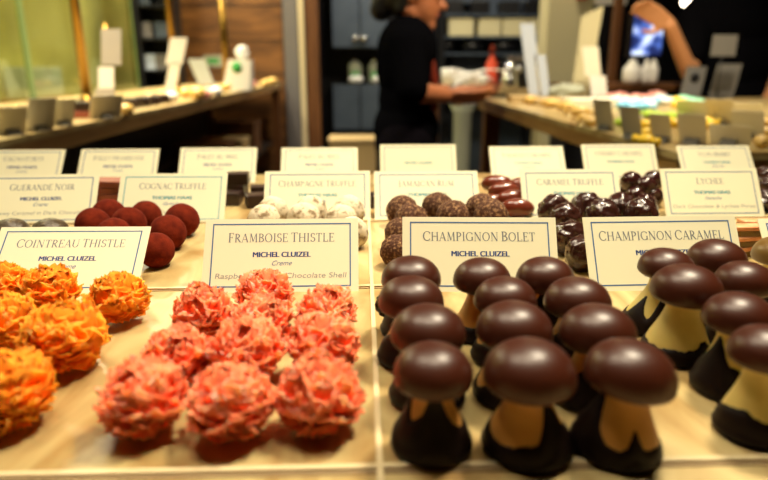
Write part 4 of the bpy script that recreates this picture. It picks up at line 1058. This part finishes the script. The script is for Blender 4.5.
sh.capsule(shN, elN + (shN-elN)*.08, .066, .058); sh.capsule(shF, elF + (shF-elF)*.08, .066, .058); sh.capsule(l(410, 36), l(409, 46), .058, .08)
remeshed(sh, 'black_top', M['black'], root, .008, 5)
tr = MB(); tr.ball(l(406, 142), (.122, .168, .12), 24, 16)
for sy, fx_ in ((-.09, -.10), (.09, .16)):
    kn = Vector((hip.x + fx_*.6, sy, .50)); an = Vector((hip.x + fx_ - .06, sy, .12)); tr.capsule(l(406, 140, sy), kn, .098, .072); tr.capsule(kn, an, .072, .056)
    so = MB(); so.capsule(an + Vector((-.03, 0, -.075)), an + Vector((.16, 0, -.082)), .042, .036); so.box(an.x-.06, an.x+.19, sy-.035, sy+.035, 0.0, .02); remeshed(so, 'shoe', M['blackgloss'], root, .008)
remeshed(tr, 'trousers', M['denim'], root, .009, 4)
hr = MB()
def HL(x, y, z): return L(x, y, z)
hr.ball(HL(-.030, 0, .045), (.094, .084, .088), 26, 16, rot); hr.ball(HL(-.060, 0, .0), (.060, .076, .075), 22, 14, rot); hr.ball(HL(.02, 0, .095), (.065, .06, .034), 20, 12, rot)
hr.capsule(HL(-.105, 0, -.005), HL(-.120, 0, -.055), .048, .042); hr.capsule(HL(-.03, .07, .03), HL(-.045, .062, -.05), .022, .02); hr.capsule(HL(-.03, -.07, .03), HL(-.045, -.062, -.05), .022, .02)
remeshed(hr, 'hair', M['hair'], root, .006, 3)
for y in (-1, 1):
    MB().ball(HL(.082, y*.030, .008), (.010, .013, .007), 14, 10, rot).build('eye', M['eye'], root)
MB().capsule(HL(.086, .014, -.053), HL(.086, -.014, -.053), .0052, .0052, 10).build('lips', M['lip'], root)
st = MB(); st.tube([l(420, 40, -.08), l(429, 55, -.10), l(434, 78, -.10), l(433, 110, -.09)], [.010, .014, .016, .016], 12); st.build('apron_strap', M['rust'], root)
# the white sheet in the hands
a0, a1 = Q(446, 91), Q(500, 73)
d = (a1-a0); ang = math.atan2(d.z, d.x)
sheet = MB()
n = 14; vs = []; fs = []
for z in (0, .004):
    for i in range(n+1):
        u = i/n
        for v in (-.05, .05): vs.append((u*d.length, v, z + .025*math.sin(u*3.0) - .03*max(0, u-.7)))
for i in range(n): 
    b0 = 2*i; fs.append((b0, b0+1, b0+3, b0+2)); o2 = 2*(n+1); fs.append((o2+b0, o2+b0+2, o2+b0+3, o2+b0+1)); fs.append((b0, b0+2, o2+b0+2, o2+b0)); fs.append((b0+1, o2+b0+1, o2+b0+3, b0+3))
fs.append((0, 2*(n+1), 2*(n+1)+1, 1)); fs.append((2*n, 2*n+1, 2*(n+1)+2*n+1, 2*(n+1)+2*n))
o = sheet.add(vs, fs).build('paper_sheet', M['paper'], None, True, loc=a0 + Vector((.02, 0, .010)), rot=(0, -ang, 0))
tag(o, 'white bent sheet of card held in both hands by the person with tied up hair', 'paper')

# ---- person two, in black behind the crowded counter, pointing
Yq = 2.78
def W(px, py, dy=0):
    return P(px, py, Yq+dy)
root = thing('person', (W(730, 60).x, Yq, 0), 'person in black behind the crowded counter raising a bare forearm', 'person'); ro = Vector(root.location)
def l2(px, py, dy=0): return W(px, py, dy) - ro
sk = MB()
hd = l2(722, -52); L, rot = head(sk, hd, (-.8, -.5, -.1))
sk.capsule(l2(724, -10), l2(723, -34), .058, .056)
sk.ball(l2(726, 22), (.19, .11, .14), 24, 16); sk.ball(l2(728, 60), (.17, .10, .17), 24, 16); sk.ball(l2(728, 105), (.16, .11, .14), 24, 16)
sh1, el1, wr1 = l2(700, 12, -.02), l2(689, 72, -.12), l2(670, 25, -.20)
sh2, el2, wr2 = l2(762, 8), l2(782, 76, -.05), l2(762, 112, -.16)
sk.capsule(sh1, el1, .050, .036); sk.capsule(el1, wr1, .036, .026); sk.capsule(sh2, el2, .054, .043); sk.capsule(el2, wr2, .042, .028)
hand(sk, wr1, (-.9, 0, .5), (-.2, -.9, -.4), .28, 1.0, -1); hand(sk, wr2, (-.5, -.2, -.8), (-.6, .3, .1), .4, 1.0, 1)
for s in (-.09, .09):
    sk.capsule(Vector((s, 0, .86)), Vector((s, 0, .48)), .088, .06); sk.capsule(Vector((s, 0, .48)), Vector((s, 0.02, .09)), .058, .038); sk.capsule(Vector((s, .02, .07)), Vector((s, -.12, .04)), .036, .03)
remeshed(sk, 'body', M['skin_back'], root, .006)
sh = MB()
sh.ball(l2(726, 22), (.215, .135, .15), 24, 16); sh.ball(l2(728, 60), (.20, .130, .18), 24, 16); sh.ball(l2(728, 105), (.19, .135, .18), 24, 16); sh.capsule(l2(724, -8), l2(725, 8), .066, .10)
sh.capsule(sh1, sh1 + (el1-sh1)*.72, .068, .056); sh.capsule(sh2, sh2 + (el2-sh2)*.72, .070, .062)
remeshed(sh, 'black_top', M['black'], root, .009, 5)
tr = MB()
for s in (-.09, .09):
    tr.capsule(Vector((s, 0, .86)), Vector((s, 0, .48)), .102, .076); tr.capsule(Vector((s, 0, .48)), Vector((s, .02, .13)), .074, .058)
    so = MB(); so.capsule(Vector((s, .04, .045)), Vector((s, -.15, .04)), .043, .038); so.box(s-.035, s+.035, -.18, .07, 0, .02); remeshed(so, 'shoe', M['blackgloss'], root, .009)
remeshed(tr, 'trousers', M['denim'], root, .010, 4)
hr = MB(); hr.ball(L(-.028, 0, .045), (.095, .086, .088), 24, 16, rot); hr.ball(L(-.055, 0, .0), (.06, .078, .075), 20, 14, rot); hr.ball(L(.02, 0, .095), (.065, .06, .034), 20, 12, rot)
remeshed(hr, 'hair', M['hair'], root, .007, 3)
for y in (-1, 1): MB().ball(L(.082, y*.030, .008), (.010, .013, .007), 14, 10, rot).build('eye', M['eye'], root)
MB().capsule(L(.086, .014, -.053), L(.086, -.014, -.053), .0052, .0052, 10).build('lips', M['lip'], root)

# grey notice: free standing easel sign (in front of the torso, on the counter)
o = [x for x in bpy.data.objects if x.name.startswith('grey_notice')][0]
p = P(723, 56, 2.38)
o.location = (p.x, 2.38, T); o['label'] = 'small grey notice on a thin rod in front of the black clad torso'
h0 = p.z - T
MB().box(-.048, .048, 0, .005, h0, h0+.078).build('board', M['sign_grey'], o, False)
MB().tube([(0, .008, .004), (0, .008, h0+.05)], .003, 8).build('rod', M['blackgloss'], o); MB().lathe([(.03, 0), (.03, .005), (.005, .008)], 20).build('stand_base', M['blackgloss'], o, loc=(0, .008, 0))

# ================================================================= lights
def area(name, loc, target, size, power, col, sy=None, spread=180):
    ld = bpy.data.lights.new(name, 'AREA'); ld.energy = power; ld.color = col; ld.size = size
    if sy: ld.shape = 'RECTANGLE'; ld.size_y = sy
    else: ld.shape = 'DISK'
    ld.spread = R(spread)
    o = bpy.data.objects.new(name, ld); C.objects.link(o); o.location = loc
    o.rotation_euler = (Vector(target)-Vector(loc)).to_track_quat('-Z', 'Y').to_euler(); o['kind'] = 'helper'
    return o
WARM = (1, .86, .62)
area('counter_spot', (.42, .62, 2.25), (.05, .42, T), .20, 5.4, WARM, spread=80)
area('counter_spot', (-.35, .55, 2.35), (0, .40, T), .45, 2.8, WARM, spread=90)
area('counter_spot', (.06, .30, 2.10), (.04, .36, T), .22, 1.4, WARM, spread=90)
area('counter_spot', (.95, 1.6, 2.7), (.9, 1.7, T), .25, 10, WARM, spread=90)
for y in (1.7, 2.8, 4.0): area('counter_spot', (-1.0, y, 2.7), (-.98, y, T), .25, 20, WARM, spread=80)
area('glass_spot', (-1.60, 2.2, 2.75), (-1.9, 2.3, 1.2), .3, 26, (1, .92, .62)); area('glass_spot', (-1.60, 3.4, 2.75), (-1.9, 3.4, 1.2), .3, 26, (1, .92, .62))  # added fill that brightens the olive wall behind the glass, no lamp seen
area('back_spot', (.1, 4.4, 2.8), (.2, 5.2, 1.3), .3, 20, (1, .95, .85)); area('back_spot', (.9, 3.6, 2.8), (.9, 4.3, 1.3), .3, 24, WARM)
area('back_spot', (-1.1, 4.6, 2.8), (-1.1, 5.1, 1.4), .2, 9, WARM)
area('aisle_spot', (.55, 1.15, 2.7), (1.0, 2.2, 1.15), .25, 10, WARM, spread=80)  # added fill for the sign board and card backs, no lamp seen
area('aisle_spot', (-.45, 1.0, 2.7), (-1.0, 2.1, 1.15), .25, 6, WARM, spread=80)  # same added fill for the card backs on the long counter
area('glass_spot', (-1.60, 4.5, 2.75), (-1.9, 4.7, 1.2), .3, 26, (1, .92, .62))  # further added fill for the far part of the olive wall

w = bpy.data.worlds.new('World'); bpy.context.scene.world = w; w.use_nodes = True
w.node_tree.nodes['Background'].inputs[0].default_value = (1, .85, .65, 1); w.node_tree.nodes['Background'].inputs[1].default_value = .008

# ================================================================= camera
cd = bpy.data.cameras.new('Camera'); cam = bpy.data.objects.new('Camera', cd); C.objects.link(cam)
cd.sensor_width = 36; cd.lens = F/768*36; cam.location = CAM; cam.rotation_euler = (R(90)-PITCH, 0, -YAW); cd.clip_start = .01
cd.dof.use_dof = True; cd.dof.focus_distance = .352; cd.dof.aperture_fstop = cd.lens/4.4
bpy.context.scene.camera = cam
vs_ = bpy.context.scene.view_settings; vs_.view_transform = 'Standard'; vs_.look = 'None'; vs_.exposure = 0.0; vs_.gamma = 1
